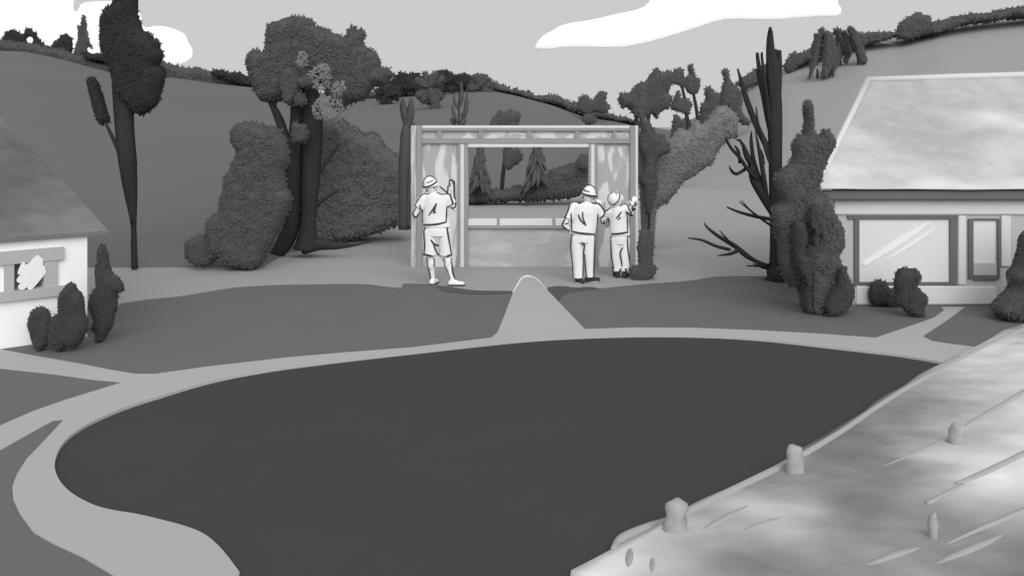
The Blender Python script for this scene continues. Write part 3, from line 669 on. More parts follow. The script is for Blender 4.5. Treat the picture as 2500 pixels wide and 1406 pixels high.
# window reflection, shaped as a thin white plate over the pane
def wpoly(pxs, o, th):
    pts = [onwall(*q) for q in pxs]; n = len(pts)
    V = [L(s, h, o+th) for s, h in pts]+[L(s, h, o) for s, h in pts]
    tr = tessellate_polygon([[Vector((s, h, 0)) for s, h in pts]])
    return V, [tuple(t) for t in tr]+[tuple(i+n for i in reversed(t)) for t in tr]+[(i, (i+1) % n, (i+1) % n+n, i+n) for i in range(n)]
mk('pane_glare', wpoly([(89,621),(93,624),(100,629),(103,634),(103,647),(108,649),(107,655),(110,660),(109,666),(97,681),(84,696),(73,708),(68,707),(63,699),(58,704),(50,707),(42,703),(42,697),(48,690),(40,688),(38,682),(43,674),(48,670),(41,668),(42,660),(47,648),(53,637),(57,640),(60,638),(58,646),(70,640),(78,630)], .038, .008), M_glare, w)

# ------------------------------------------------------------------ right house
YW = 12.85
hr = thing('grey_house', 'light grey bungalow with a broad pale hipped roof and large window at the right', 'house', P(2300, 747, YW))
def rb(u0, u1, v0, v1, y0, y1, b=.004): return pbox(u0, u1, v0, v1, YW, y0, y1, b)
sl = math.tan(math.atan2(2032-CX, F))+.02                    # the left flank runs back to the right
q0 = P(2030, 748, YW); q1 = P(2030, 470, YW)
def flank(x, th):
    v = [(x+dx+(y-YW)*sl, y, z) for dx in (0, th) for y in (YW+.203, YW+5.6) for z in (q0.z, q1.z)]
    return v, [(0,1,3,2), (4,6,7,5), (0,4,5,1), (2,3,7,6), (0,2,6,4), (1,5,7,3)]
sidewall = join(flank(q0.x, .2), flank(21, .2), box(q0.x+.25+5.4*sl, 23, YW+5.4, YW+5.6, q0.z, q1.z))
# wall with real openings: big window 2096-2318 x 536-688, small window 2374-2434 x 538-672
mk('wall', join(rb(2030,2096,470,748,0,.2,0), rb(2318,2374,470,748,0,.2,0), rb(2434,3300,470,748,0,.2,0), rb(2096,2318,470,536,0,.2,0), rb(2096,2318,688,748,0,.2,0),
                rb(2374,2434,470,538,0,.2,0), rb(2374,2434,672,748,0,.2,0), sidewall), M_wallR, hr)
mk('header_board', rb(2034,3290,487,524,-.04,-.002,.015), M_boardR, hr)
mk('plinth', rb(2086,2430,697,743,-.05,-.002,.02), M_boardR, hr)
mk('pilaster', rb(2337,2356,526,695,-.035,-.002,.01), M_boardR, hr)
mk('panel', rb(2442,2466,526,650,-.03,-.002,.01), M_boardR, hr)
fy, fz0, fz1 = 12.72, P(0, 489, 12.68).z, P(0, 464, 12.68).z
xl = P(1976, 0, 12.7).x
mk('fascia', join(box(xl, 24, fy-.06, fy, fz0, fz1, .02), ([(xl+dx+(y-fy)*sl, y, z) for dx in (0, .06) for y in (fy+.002, 18.8) for z in (fz0, fz1)], [(0,1,3,2), (4,6,7,5), (0,4,5,1), (2,3,7,6), (0,2,6,4), (1,5,7,3)])), M_fascia, hr)
mk('soffit', box(xl+.3, 24, fy+.002, YW-.002, fz0+.03, fz0+.05, 0), M_fascia, hr)
ra = P(1992, 462, 12.6); rR = P(2120, 199, 16.0); rR2 = Vector((14, 16.0, rR.z+.12)); rb_ = Vector((24, 12.6, ra.z)); rback = Vector((ra.x+7.3*(sl+.01), 19.6, ra.z)); rback2 = Vector((24, 19.6, ra.z))
rfo = mk('roof', join(roofgrid(ra, rb_, rR2, rR, 220, 60), ([ra, rR, rback], [(0,1,2)]), ([rR, rR2, rback2, rback], [(0,1,2,3)]), ([rR2, rb_, rback2], [(0,1,2)]), ([ra, rb_, rback2, rback], [(0,3,2,1)])), M_roofR, hr)
weather(rfo, 200, [(P(u, v, Yy), (a, 2.0, b), tn) for u, v, Yy, a, b, tn in ((2180,300,14.6,.45,.5,188),(2260,300,14.6,.7,.35,186),(2330,260,15,.7,.25,192),(2400,240,15.2,.6,.2,200),(2430,292,14.6,.9,.10,236),(2300,345,14.2,.5,.3,190),(2180,400,13.4,.5,.2,212),
    (2400,370,14,.7,.2,216),(2080,380,13.6,.25,.6,214),(2050,430,13,.3,.25,232),(2250,450,12.8,1.6,.07,230),(2480,450,12.8,1.2,.09,234),(2140,250,15,.2,.3,196))], .5, .9)
mk('hip_cap', tube([ra+Vector((.0,0,.02)), ra.lerp(rR, .5)+Vector((0,0,.03)), rR+Vector((0,0,.03))], [.05, .05, .06], 8), M_capR, hr, True)
mk('ridge_cap', tube([rR+Vector((0,0,.02)), rR.lerp(rR2, .2)+Vector((0,0,.05)), rR.lerp(rR2, .5)+Vector((0,0,.08)), rR2], [.06, .06, .06, .06], 8), M_capR, hr, True)
w = mk('large_window', join(rb(2084,2097,527,697,-.026,-.002), rb(2317,2334,533,697,-.026,-.002), rb(2068,2336,524,535,-.03,-.002), rb(2097,2317,688,696,-.026,-.002)), M_fascia, hr)
mk('pane', rb(2090,2324,530,694,.004,.02,0), M_glassR, w)
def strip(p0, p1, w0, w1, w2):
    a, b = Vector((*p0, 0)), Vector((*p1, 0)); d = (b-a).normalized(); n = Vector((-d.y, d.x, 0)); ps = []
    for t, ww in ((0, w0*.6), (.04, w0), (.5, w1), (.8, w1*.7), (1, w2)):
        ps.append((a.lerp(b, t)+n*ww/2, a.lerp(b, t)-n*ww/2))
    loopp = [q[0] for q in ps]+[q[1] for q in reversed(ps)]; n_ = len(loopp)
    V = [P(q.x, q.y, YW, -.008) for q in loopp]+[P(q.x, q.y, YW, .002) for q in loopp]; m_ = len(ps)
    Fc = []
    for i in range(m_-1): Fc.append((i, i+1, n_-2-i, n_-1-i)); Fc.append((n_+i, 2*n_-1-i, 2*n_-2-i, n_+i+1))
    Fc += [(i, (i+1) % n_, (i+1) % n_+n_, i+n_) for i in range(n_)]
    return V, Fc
mk('diagonal_glare', strip((2106,646), (2272,540), 12, 17, 1), M_glare, w)  # reflection streaks on the glass, shaped as white plates
mk('diagonal_glare', strip((2162,636), (2285,556), 2, 9, 1), M_glare, w)
w = mk('narrow_window', join(rb(2362,2375,534,680,-.026,-.002), rb(2433,2440,534,680,-.026,-.002), rb(2375,2433,533,538,-.026,-.002), rb(2375,2433,671,684,-.026,-.002)), M_fascia, hr)
mk('pane', rb(2368,2438,536,678,.004,.02,0), M_glassR, w)
mk('lower_panel', rb(2375,2433,642,671,-.012,.002,0), M_wallR, w)
mk('downspout', join(tube([P(2026,489,12.6), P(2028,520,12.7), P(2029,560,12.8)], [.045, .035, .012], 8)), M_fascia, hr, True)

# ------------------------------------------------------------------ timber frame
YF = 16.25
tf = thing('timber_frame_wall', 'freestanding timber-framed wall under construction with one wide window opening', 'timber frame', P(1280, 652, YF))
def fb(u0, u1, v0, v1, y0=0, y1=.14, b=.006): return pbox(u0, u1, v0, v1, YF, y0, y1, b)
B = 654
mk('sheathing_edge', fb(1003, 1017, 307, B, .02, .12), M_edge, tf)
mk('corner_post', fb(1017, 1030, 307, B, -.02, .16), M_wood, tf)
mk('top_plate', fb(1030, 1538, 307, 313.5, 0, .14), M_pale, tf)
mk('upper_beam', fb(1030, 1538, 313.5, 320.5, -.012, .14), M_wood, tf)
mk('header_infill', fb(1030, 1538, 320.5, 338, .05, .09, 0), M_hdr, tf)
for a, b in ((1067,1079), (1168,1180), (1286,1299), (1403,1416), (1496,1506)):
    mk('header_block', fb(a, b, 320.5, 338, -.004, .14), M_wood, tf)
mk('lower_beam', fb(1030, 1538, 338, 351, -.012, .14), M_wood, tf)
mk('sheathing_panel', fb(1030, 1117, 351, B, .05, .09, 0), M_sheath, tf)
mk('stud', fb(1117, 1124, 351, B, 0, .14), M_wood, tf)
mk('pale_stud', fb(1124, 1133, 351, B, .01, .13), M_pale, tf)
mk('stud', fb(1133, 1143, 351, B, 0, .14), M_wood, tf)
mk('lintel', fb(1143, 1437, 351, 360, .0, .13), M_pale, tf)
mk('jamb', fb(1138, 1143.5, 360.5, 534, .142, .22), M_wood, tf)
mk('sill_plate', fb(1143, 1437, 535, 551, .01, .13), M_pale, tf)
for a, b in ((1213,1220), (1349,1356)): mk('sill_block', fb(a, b, 534, 551, -.004, .14), M_wood, tf)
mk('sill_beam', fb(1143, 1437, 551, 558, -.012, .14), M_wood, tf)
mk('low_sheathing_panel', fb(1143, 1437, 558, B, .05, .09, 0), M_sheathL, tf)
mk('stud', fb(1437, 1443, 351, B, 0, .14), M_wood, tf)
mk('pale_stud', fb(1443, 1452, 351, B, .01, .13), M_pale, tf)
mk('stud', fb(1452, 1459, 351, B, 0, .14), M_wood, tf)
mk('sheathing_panel', fb(1459, 1538, 351, B, .05, .09, 0), M_sheath, tf)
mk('corner_post', fb(1538, 1551, 307, B, -.02, .16), M_wood, tf)
mk('edge_board', fb(1551, 1558, 307, B, .02, .12), M_pale, tf)

# ------------------------------------------------------------------ pale bank and its rails at lower right
EDGE = [(1400,1406),(1500,1345),(1580,1300),(1640,1268),(1740,1215),(1860,1156),(1960,1102),(2050,1048),(2120,1000),(2200,948),(2300,890),(2400,838),(2500,792),(2620,745)]
ed = [Vector((.9, -20, 0)), Vector((.7, 0, 0)), Vector((.1, 3.4, 0))]+px2([tuple(q) for q in cr(EDGE, 9)], 0)+[Vector((14, 20, 0))]
nr = Vector((.719, -.695, 0))
def bankz(t): return .03+.34*(1-math.exp(-t*.28))+.0*t
V, Fc = [], []; TS = [0]+[.07*k for k in range(0, 90)]+[6.6, 7.5, 9, 12, 20]
for i, e in enumerate(ed):
    for k, t in enumerate(TS):
        rg = .05*noise.noise(e*1.3)
        p = e+(nr if e.y > 3 else Vector((1, 0, 0)))*(t+rg*(1 if k < 2 else 0))
        p.z = -.06 if k == 0 else bankz(t)+.03*noise.noise(Vector((p.x, p.y, 0))*.9)*min(t, 1)
        V.append(p)
n = len(TS)
for i in range(len(ed)-1):
    for k in range(n-1): Fc.append((i*n+k, i*n+k+1, (i+1)*n+k+1, (i+1)*n+k))
bank = mk('embankment', (V, Fc), M_bank, smooth=True); tag(bank, kind='structure')
BVb = BVHTree.FromPolygons([Vector(v) for v in V], Fc)
BL = []
for (u, v, r, tn) in ((1440,1385,.35,222),(1560,1330,.35,206),(1680,1300,.3,196),(1620,1385,.3,196),(1760,1350,.32,140),(1900,1340,.42,134),(2010,1290,.36,140),(2090,1220,.4,142),(1905,1225,.22,226),(1945,1212,.16,230),(1900,1268,.2,196),(1990,1110,.3,196),
    (2080,1120,.5,136),(2180,1060,.6,134),(2250,980,.6,136),(2150,1180,.5,138),(2020,1160,.3,150),(2050,1060,.4,146),(2340,920,.6,150),(2420,1060,.5,232),(2330,1150,.36,232),(2480,1150,.36,232),(2390,1120,.3,232),(2480,970,.5,228),(2440,870,.9,204),(2250,1250,.3,186),(2450,1215,.28,190),
    (2350,1280,.3,172),(2480,1250,.28,166),(2250,1370,.26,202),(2420,1345,.25,190),(2480,1400,.3,100),(2560,1380,.5,100),(2430,1404,.2,120),(2400,1400,.2,170),(2120,1320,.28,172),(1990,1230,.2,196),(1800,1250,.3,190),(1700,1400,.3,164),(2000,1390,.3,156)):
    g = G(u, v, .2); BL.append((g, (r, r*1.7, 9), tn))
weather(bank, 168, BL, 1.0, .5, 1.5, 178)
def onbank(u, v, lift=0):
    d = Vector(((u-CX)/F, 1, -(v-HV)/F)).normalized(); h = BVb.ray_cast(Vector((0, 0, H)), d)
    p = h[0] if h[0] else G(u, v); return p+Vector((0, 0, lift))
def rail(pxs, r, lift=.0):
    s = cr(pxs, 4); return tube([onbank(q[0], q[1], lift) for q in s], [max(r*(q[2] if len(q) > 2 else 1), .004) for q in s], 8)
def post(u, v0, v1, w):
    b = onbank(u, v1); top = P(u, v0, b.y); r = w/2*b.y/F
    V, Fc = tube([b-Vector((0,0,.1))]+[b.lerp(top, t) for t in (.1,.3,.5,.7,.85,.95,1)], [r*1.2, r*1.15, r*1.02, r*1.0, r*.96, r*.86, r*.66, r*.3], 12)
    V = [q+Vector((noise.noise(q*19), noise.noise(q*19+Vector((5,5,5))), .6*noise.noise(q*31)))*r*.45 for q in V]
    return V, Fc
f1 = thing('rail_fence', 'low weathered rail fence running along the road edge of the pale bank', 'fence', onbank(1500, 1345))
mk('rail', rail([(1496,1340,.5),(1520,1318,1.3),(1580,1290,1.2),(1640,1268,1),(1740,1220,1),(1860,1162,1),(1940,1122,1),(2050,1056,.9),(2120,1008,.9),(2200,956,.9),(2300,900,.9),(2400,848,.9),(2560,776,.9)], .034, -.006), M_rail, f1, True)
for q in ((1650,1220,1292,50), (1940,1086,1150,40)): mk('post', post(*q), M_rail, f1, True)
f2 = thing('rail_fence', 'second weathered rail fence higher up the pale bank at the right edge of the picture', 'fence', onbank(2340, 1062))
mk('rail', rail([(2560,922,1),(2500,958,1),(2420,1004,.9),(2345,1046,.5)], .028, -.006), M_rail, f2, True)
mk('rail', rail([(2335,1066,.6),(2280,1086,.8),(2200,1120,.6),(2150,1140,.3)], .022, -.006), M_rail, f2, True)
for q in ((2338,1034,1080,36),): mk('post', post(*q), M_rail, f2, True)
f3 = thing('rail_fence', 'nearest weathered rail fence at the lower right corner of the picture', 'fence', onbank(2275, 1260))
mk('rail', rail([(2560,1076,1),(2500,1108,1),(2400,1156,1),(2335,1182,.7)], .028, -.006), M_rail, f3, True)
mk('rail', rail([(2350,1182,.6),(2310,1204,.8),(2264,1230,.9)], .022, -.004), M_rail, f3, True)
mk('rail', rail([(2560,1222,1),(2500,1246,1),(2400,1288,.9),(2312,1326,.5)], .022, -.006), M_rail, f3, True)
mk('post', post(2278, 1250, 1310, 22), M_rail, f3, True)
def stone(label, u0, v0, u1, v1, w, name='flat_log', cat='log', grp=None):
    a, b = onbank(u0, v0), onbank(u1, v1); r = w/2*a.y/F; pts = []; rs = []
    for k in range(9):
        t = k/8; p = a.lerp(b, t); p.z = onbank(u0+(u1-u0)*t, v0+(v1-v0)*t).z-r*.6; pts.append(p); rs.append(r*math.sin(math.pi*(.06+.88*t))**.6)
    o = mk(name, tube(pts, rs, 10), M_rail, None, True); tag(o, label, cat, grp)
stone('long flat log lying lowest on the pale bank near the right edge', 2262, 1385, 2470, 1292, 36)
stone('flat log lying on the pale bank left of the lowest log', 2100, 1384, 2262, 1330, 34)
stone('slender pale log lying halfway up the bank below the middle post', 1800, 1300, 1916, 1258, 26)
stone('curved pale log lying behind the left fence post', 1700, 1300, 1840, 1226, 26)
stone('larger upright oval stone beside the end of the road-edge rail', 1534, 1390, 1540, 1332, 26, 'oval_stone', 'stone')
stone('smaller oval stone right of the larger oval stone', 1592, 1402, 1594, 1356, 18, 'oval_stone', 'stone')

# ------------------------------------------------------------------ clouds
def cloud(poly, Y, T, label):
    poly = smoothpoly(poly, 4)
    V, Fc = crown(poly, Y, T=T, step=4, leaf=1, dens=0, rough=0)
    k = [i for i, f in enumerate(Fc) if len(f) == 4]
    o = mk('cloud', (V, Fc), M_cloud, None, True); tag(o, label, 'cloud', kind='structure')
cloud([(1304,118),(1318,95),(1340,80),(1380,60),(1440,50),(1500,36),(1570,18),(1630,-30),(1850,-60),(2030,-50),(2046,8),(2054,24),(2044,40),(1980,43),(1880,50),(1770,50),(1700,70),(1620,95),(1560,110),(1500,118),(1400,116),(1330,122)], 420, .7, 'long white cloud')
cloud([(-300,-80),(140,-80),(180,25),(200,10),(230,5),(290,6),(340,30),(350,66),(385,64),(420,70),(450,84),(460,104),(470,122),(466,146),(440,160),(400,172),(250,170),(100,170),(-300,130)], 420, .7, 'white cloud bank')

# ------------------------------------------------------------------ people
def solid(name, vfs, m, parent, vox=.008, smooth=6):
    V, Fc = join(*vfs)
    me = bpy.data.meshes.new(name+'_src'); me.from_pydata([tuple(v) for v in V], [], Fc)
    ob = bpy.data.objects.new(name+'_src', me); C.objects.link(ob)
    r = ob.modifiers.new('r', 'REMESH'); r.mode = 'VOXEL'; r.voxel_size = vox
    s = ob.modifiers.new('s', 'SMOOTH'); s.factor = .5; s.iterations = smooth
    bpy.context.view_layer.update()
    dg = bpy.context.evaluated_depsgraph_get(); nm = bpy.data.meshes.new_from_object(ob.evaluated_get(dg))
    bpy.data.objects.remove(ob); 
    vs = [v.co.copy() for v in nm.vertices]; fs = [tuple(p.vertices) for p in nm.polygons]
    bpy.data.meshes.remove(nm)
    return mk(name, (vs, fs), m, parent, True), BVHTree.FromPolygons(vs, fs)
def seg(a, b, ra, rb):
    """closed limb with rounded ends"""
    a, b = Vector(a), Vector(b); d = (b-a).normalized(); L_ = (b-a).length
    pts = [a-d*ra*.85, a-d*ra*.5, a, a.lerp(b, .33), a.lerp(b, .66), b, b+d*rb*.5, b+d*rb*.85]
    rs = [ra*.35, ra*.8, ra, ra+(rb-ra)*.28, ra+(rb-ra)*.68, rb, rb*.8, rb*.35]
    return tube(pts, rs, 14)
def rings(rs, n=22):
    """stack of elliptical rings (centre, rx, ry)"""
    V, Fc = [], []
    for c, rx, ry in rs:
        for k in range(n):
            a = 2*math.pi*k/n; V.append(Vector(c)+Vector((rx*math.cos(a), ry*math.sin(a), 0)))
    for i in range(len(rs)-1):
        for k in range(n): Fc.append((i*n+k, i*n+(k+1) % n, (i+1)*n+(k+1) % n, (i+1)*n+k))
    Fc.append(tuple(range(n))[::-1]); Fc.append(tuple(range((len(rs)-1)*n, len(rs)*n)))
    return V, Fc
def hand(wrist, d, nrm, side, curl=.2):
    """palm, four fingers and a thumb. d: pointing direction, nrm: palm normal, side: toward the thumb"""
    d, nrm, side = (Vector(q).normalized() for q in (d, nrm, side)); o = []
    w = Vector(wrist); pe = w+d*.095
    for k in (-1.5, -.5, .5, 1.5):
        o.append(seg(w+side*k*.011, pe+side*k*.019, .017, .0145))
    for k, ln in ((1.5, .070), (.5, .082), (-.5, .077), (-1.5, .060)):
        p0 = pe+side*k*.022; d1 = (d+side*k*.07+nrm*curl*.4).normalized(); d2 = (d1+nrm*curl*1.2).normalized()
        p1 = p0+d1*ln*.5; p2 = p1+d2*ln*.5
        o += [seg(p0, p1, .0105, .0098), seg(p1, p2, .0098, .0085)]
    t0 = w+d*.03+side*.03; t1 = t0+(side*.9+d*.55+nrm*.2)*.036; t2 = t1+(side*.7+d*.8+nrm*.3)*.030
    o += [seg(t0, t1, .0145, .0125), seg(t1, t2, .0125, .0105)]
    return o
def head(c, yaw, tilt=0, s=1.0):
    """head with face; yaw 0 looks away from the camera (+Y)"""
    M = Matrix.Rotation(yaw, 3, 'Z') @ Matrix.Rotation(tilt, 3, 'Y')
    def q(x, y, z): return Vector(c)+M @ (Vector((x, y, z))*s)
    o = [ellipsoid(q(0, -.008, .012), (.078*s, .098*s, .108*s), M=M), ellipsoid(q(0, .028, -.055), (.056*s, .062*s, .062*s), M=M)]
    o.append(seg(q(0, .088, .012), q(0, .108, -.022), .012*s, .017*s))                       # nose
    for x in (-1, 1):
        o.append(ellipsoid(q(x*.080, -.004, -.008), (.012*s, .026*s, .036*s), 10, 8, M))       # ears
        o.append(ellipsoid(q(x*.032, .082, .014), (.015*s, .012*s, .010*s), 10, 8, M))         # eyes
    o.append(ellipsoid(q(0, .086, -.052), (.024*s, .010*s, .009*s), 10, 8, M))                 # lips
    return o
def figure(label, Yp, J, ink_strokes, S=1.0, yaw=0.0, tilt=0.0, shorts=False, hat=None, sleeves=.62):
    root = thing('person', label, 'person', P(J['hipL'][0]*.5+J['hipR'][0]*.5, HV+H*F/Yp, Yp))
    q = {k: P(v[0], v[1], Yp, v[2] if len(v) > 2 else 0) for k, v in J.items() if k[:4] not in ('hand', 'foot') and k not in ('hem', 'darkshoe')}
    neck, chest, waist = q['neck'], q['chest'], q['waist']
    sw = abs(q['shL'].x-q['shR'].x)/2; hw = abs(q['hipL'].x-q['hipR'].x)/2
    body = []
    hipc = (q['hipL']+q['hipR'])/2
    body.append(rings([(hipc-Vector((0,0,.06)), hw+.05, .10), (hipc+Vector((0,0,.03)), hw+.06, .11), (waist, sw*.72, .095), (chest, sw*.92, .11), (chest+Vector((0,0,.12)), sw*.9, .10), (neck-Vector((0,0,.04)), sw*.45, .07), (neck-Vector((0,0,.01)), .055, .055)]))
    body.append(seg(neck-Vector((0,0,.06)), q['head']-Vector((0,0,.04)), .058, .056))
    body += head(q['head'], yaw, tilt, S)
    for s in 'LR':
        body += [seg(q['sh'+s], q['el'+s], .052, .040), seg(q['el'+s], q['wr'+s], .046, .032)]
        hd = J['hand'+s]; body += hand(q['wr'+s], *hd)
        body += [seg(q['hip'+s]-Vector((0,0,.02)), q['kn'+s], .082, .056), seg(q['kn'+s], q['an'+s], .056, .038)]
        cf = q['kn'+s].lerp(q['an'+s], .3)-Vector((0,.022,0)); body.append(ellipsoid(cf, (.052, .052, .12), 14, 10))
        fd = Vector(J['foot'+s]).normalized(); body += [seg(q['an'+s], q['an'+s]-Vector((0,0,.03))-fd*.01, .038, .036), seg(q['an'+s]-Vector((0,0,.045)), q['an'+s]-Vector((0,0,.058))+fd*.13, .034, .026)]
    bo, bvb = solid('body', body, M_skin, root, .0062, 3)
    sh = [rings([(hipc+Vector((0,0,.055)), J['hem'], .135), (waist, max(sw*.80, J['hem']*.96), .125), (chest, sw*1.04, .138), (chest+Vector((0,0,.11)), sw*1.02, .125), (neck-Vector((0,0,.055)), sw*.72, .095), (neck-Vector((0,0,.018)), .074, .07)])]
    for s in 'LR':
        e = q['sh'+s].lerp(q['el'+s], sleeves)
        sh += [seg(q['sh'+s]+Vector(((.02 if s == 'L' else -.02), 0, -.01)), q['sh'+s], .075, .072), tube([q['sh'+s], q['sh'+s].lerp(e, .5), e], [.072, .074, .078], 16)]
    so, bvs = solid('shirt', sh, M_cloth, root, .0085, 5)
    tr = [rings([(hipc-Vector((0,0,.09)), hw+.082, .125), (hipc+Vector((0,0,.0)), hw+.088, .13), (hipc+Vector((0,0,.07)), hw+.078, .12)])]
    for s in 'LR':
        kn, an, hp = q['kn'+s], q['an'+s], q['hip'+s]
        if shorts:
            e = hp.lerp(kn, 1.02); tr.append(tube([hp, hp.lerp(e, .5), e], [.105, .108, .112], 18))
        else:
            e = kn.lerp(an, .93); tr.append(tube([hp, hp.lerp(kn, .5), kn, kn.lerp(an, .5), e], [.105, .100, .088, .082, .084], 18))
    to, bvt = solid('shorts' if shorts else 'trousers', tr, M_cloth, root, .0085, 5)
    # shoes
    for s in 'LR':
        fd = Vector(J['foot'+s]).normalized(); a = q['an'+s]
        gz = root.location.z; b = Vector((a.x, a.y, gz))
        sh_ = [seg(b+Vector((0,0,.04))-fd*.045, b+Vector((0,0,.036))+fd*.15, .046, .036), seg(b+Vector((0,0,.075))-fd*.02, b+Vector((0,0,.05))+fd*.05, .046, .04)]
        V, Fc = join(*sh_); V = [Vector((v[0], v[1], max(v[2], gz+.002))) for v in V]
        solid('shoe', [(V, Fc)], M_shoe if J.get('darkshoe', True) else M_cloth, root, .008, 3)
        if not J.get('darkshoe', True):
            pr = []
            for k in range(25):
                a_ = 2*math.pi*k/24; sd = Vector((-fd.y, fd.x, 0))
                pr.append(b+fd*(.052+.13*math.cos(a_))+sd*.043*math.sin(a_)+Vector((0,0,.012)))
            mk('sole', tube(pr, [.016]*25, 6, False), M_ink, root, True)
    ho, bvh = solid('hat', hat(q['head'], yaw), M_cloth, root, .0075, 3)
    bodies = {'shirt': (so, bvs), 'pants': (to, bvt), 'hat': (ho, bvh), 'body': (bo, bvb)}
    org = Vector((0, 0, H))
    for key, strokes in ink_strokes.items():
        po, bv = bodies[key]; parts = []
        for st in strokes:
            wd = st[0]; s = cr(st[1:], 5); pts = []
            for k in s:
                d = (P(k[0], k[1], Yp)-org).normalized(); h = bv.ray_cast(org, d)
                if h[0]: pts.append(h[0])
                else:
                    tgt = P(k[0], k[1], Yp); nn = bv.find_nearest(tgt); pp = nn[0]
                    if (pp-tgt).length > .075: pp = pp+(tgt-pp)*(1-.075/(pp-tgt).length)
                    pts.append(pp)
            # soften depth jumps
            ys = [p.y for p in pts]
            for _ in range(3): ys = [ys[0]]+[min(ys[i], (ys[i-1]+ys[i]+ys[i+1])/3) for i in range(1, len(ys)-1)]+[ys[-1]]
            pts = [Vector((p.x, y, p.z)) for p, y in zip(pts, ys)]
            n_ = len(pts); rr = [wd*1.12*Yp/F/2*(.45+.55*math.sin(math.pi*(i+.5)/n_)**.5) for i in range(n_)]
            mk('ink_stroke', tube(pts, rr, 6), M_ink, po, True)  # drawn outline added as a dark tube, cast onto the figure from the camera
    return root
def hat_soft(dx=0, tiltA=0.0, sx=1.0, brim=.0):
    def f(c, yaw):
        M = Matrix.Rotation(tiltA, 3, 'Y'); up = M @ Vector((0, 0, 1)); R3 = M
        def rr(h, r, r2): return (Vector(c)+R3 @ Vector((dx, -.005, h)), r, r2)
        V, Fc = [], []
        prof = [(.005, .112), (.012, .135+brim), (.03, .128+brim*.6), (.055, .116), (.10, .102), (.14, .080), (.165, .052), (.178, .02)]
        n = 24
        for h, r in prof:
            for k in range(n):
                a = 2*math.pi*k/n; V.append(Vector(c)+R3 @ Vector((dx+r*sx*math.cos(a), -.005+r*math.sin(a), h)))
        for i in range(len(prof)-1):
            for k in range(n): Fc.append((i*n+k, i*n+(k+1) % n, (i+1)*n+(k+1) % n, (i+1)*n+k))
        Fc.append(tuple(range(n))[::-1]); Fc.append(tuple(range((len(prof)-1)*n, len(prof)*n)))
        return [(V, Fc)]
    return f
def hat_round(c, yaw):
    M = Matrix.Rotation(.5, 3, 'Y')
    return [ellipsoid(Vector(c)+Vector((-.012, -.02, .035)), (.122, .125, .118)), ellipsoid(Vector(c)+Vector((.055, .02, .055)), (.09, .10, .075), M=M)]

W = 4.8
figure('leftmost person in a soft hat, T-shirt and knee-length shorts, one hand raised', 14.45, dict(
    head=(1053,458), neck=(1060,470), chest=(1066,494), waist=(1064,528), shL=(1037,484), shR=(1096,484), elL=(1013,526,.02), wrL=(1022,486,.20), elR=(1109,510,.02), wrR=(1106,468,.14),
    handL=((.5, .45, .8), (.6, -.2, 0), (-.3, .9, 0), .9), handR=((-.12, .05, 1), (-.2, 1, 0), (-1, -.1, 0), .12),
    hipL=(1050,562), hipR=(1085,562), knL=(1050,622), knR=(1088,622,.03), anL=(1056,687,.05), anR=(1107,683,-.06), footL=(.35, 1, 0), footR=(1, -.12, 0), hem=.222, darkshoe=False), {
    'hat': [(W,(1033,458),(1029,452),(1033,445),(1040,433),(1047,427),(1055,428),(1063,434),(1068,442)), (W,(1030,454),(1036,457),(1046,456),(1058,450),(1068,442)), (2.5,(1042,447),(1050,444),(1058,440))],
    'body': [(3.5,(1038,459),(1042,464),(1043,469)), (3.5,(1067,446),(1067,456),(1067,465)), (3,(1059,452),(1058,457),(1062,459)),
             (W,(1010,500),(1009,515),(1009,524),(1014,530),(1020,526),(1026,518)), (W,(1014,488),(1019,474),(1024,469),(1031,470)), (W,(1094,437),(1098,437),(1106,440),(1109,446),(1109,470),(1111,490),(1112,503),(1107,508),(1098,508)),
             (3.5,(1084,455),(1088,456),(1092,461)), (3.5,(1095,438),(1094,448),(1094,455),(1096,474)),
             (W,(1038,628),(1038,640),(1042,652),(1047,668),(1051,684)), (W,(1061,630),(1060,640),(1060,650)), (W,(1081,630),(1083,645),(1088,665),(1098,682)), (W,(1103,630),(1103,650),(1106,668),(1111,682))],
    'shirt': [(W,(1043,468),(1054,466),(1067,466),(1075,469),(1088,473),(1098,476),(1102,486),(1105,497),(1100,503),(1091,505)), (W,(1043,468),(1030,474),(1020,482),(1010,496)), (W,(1010,497),(1013,506),(1022,511)), (4,(1025,500),(1027,518),(1030,545)),
              (4,(1091,505),(1090,525),(1089,543)), (4,(1066,496),(1058,510),(1047,526)), (4,(1066,496),(1061,512),(1059,520),(1064,516)), (W,(1034,549),(1050,549),(1070,547),(1090,542))],
    'pants': [(W,(1035,550),(1036,575),(1037,600),(1036,620)), (W,(1091,540),(1092,560),(1096,585),(1102,622)), (W,(1032,621),(1045,623),(1062,627)), (W,(1052,585),(1057,593),(1064,598),(1071,600)), (W,(1058,597),(1064,612),(1072,628)), (5.5,(1072,629),(1085,627),(1103,622))]},
    yaw=-.25, tilt=-.12, shorts=True, hat=hat_soft(0, -.30, 1.0, .008), sleeves=.55)

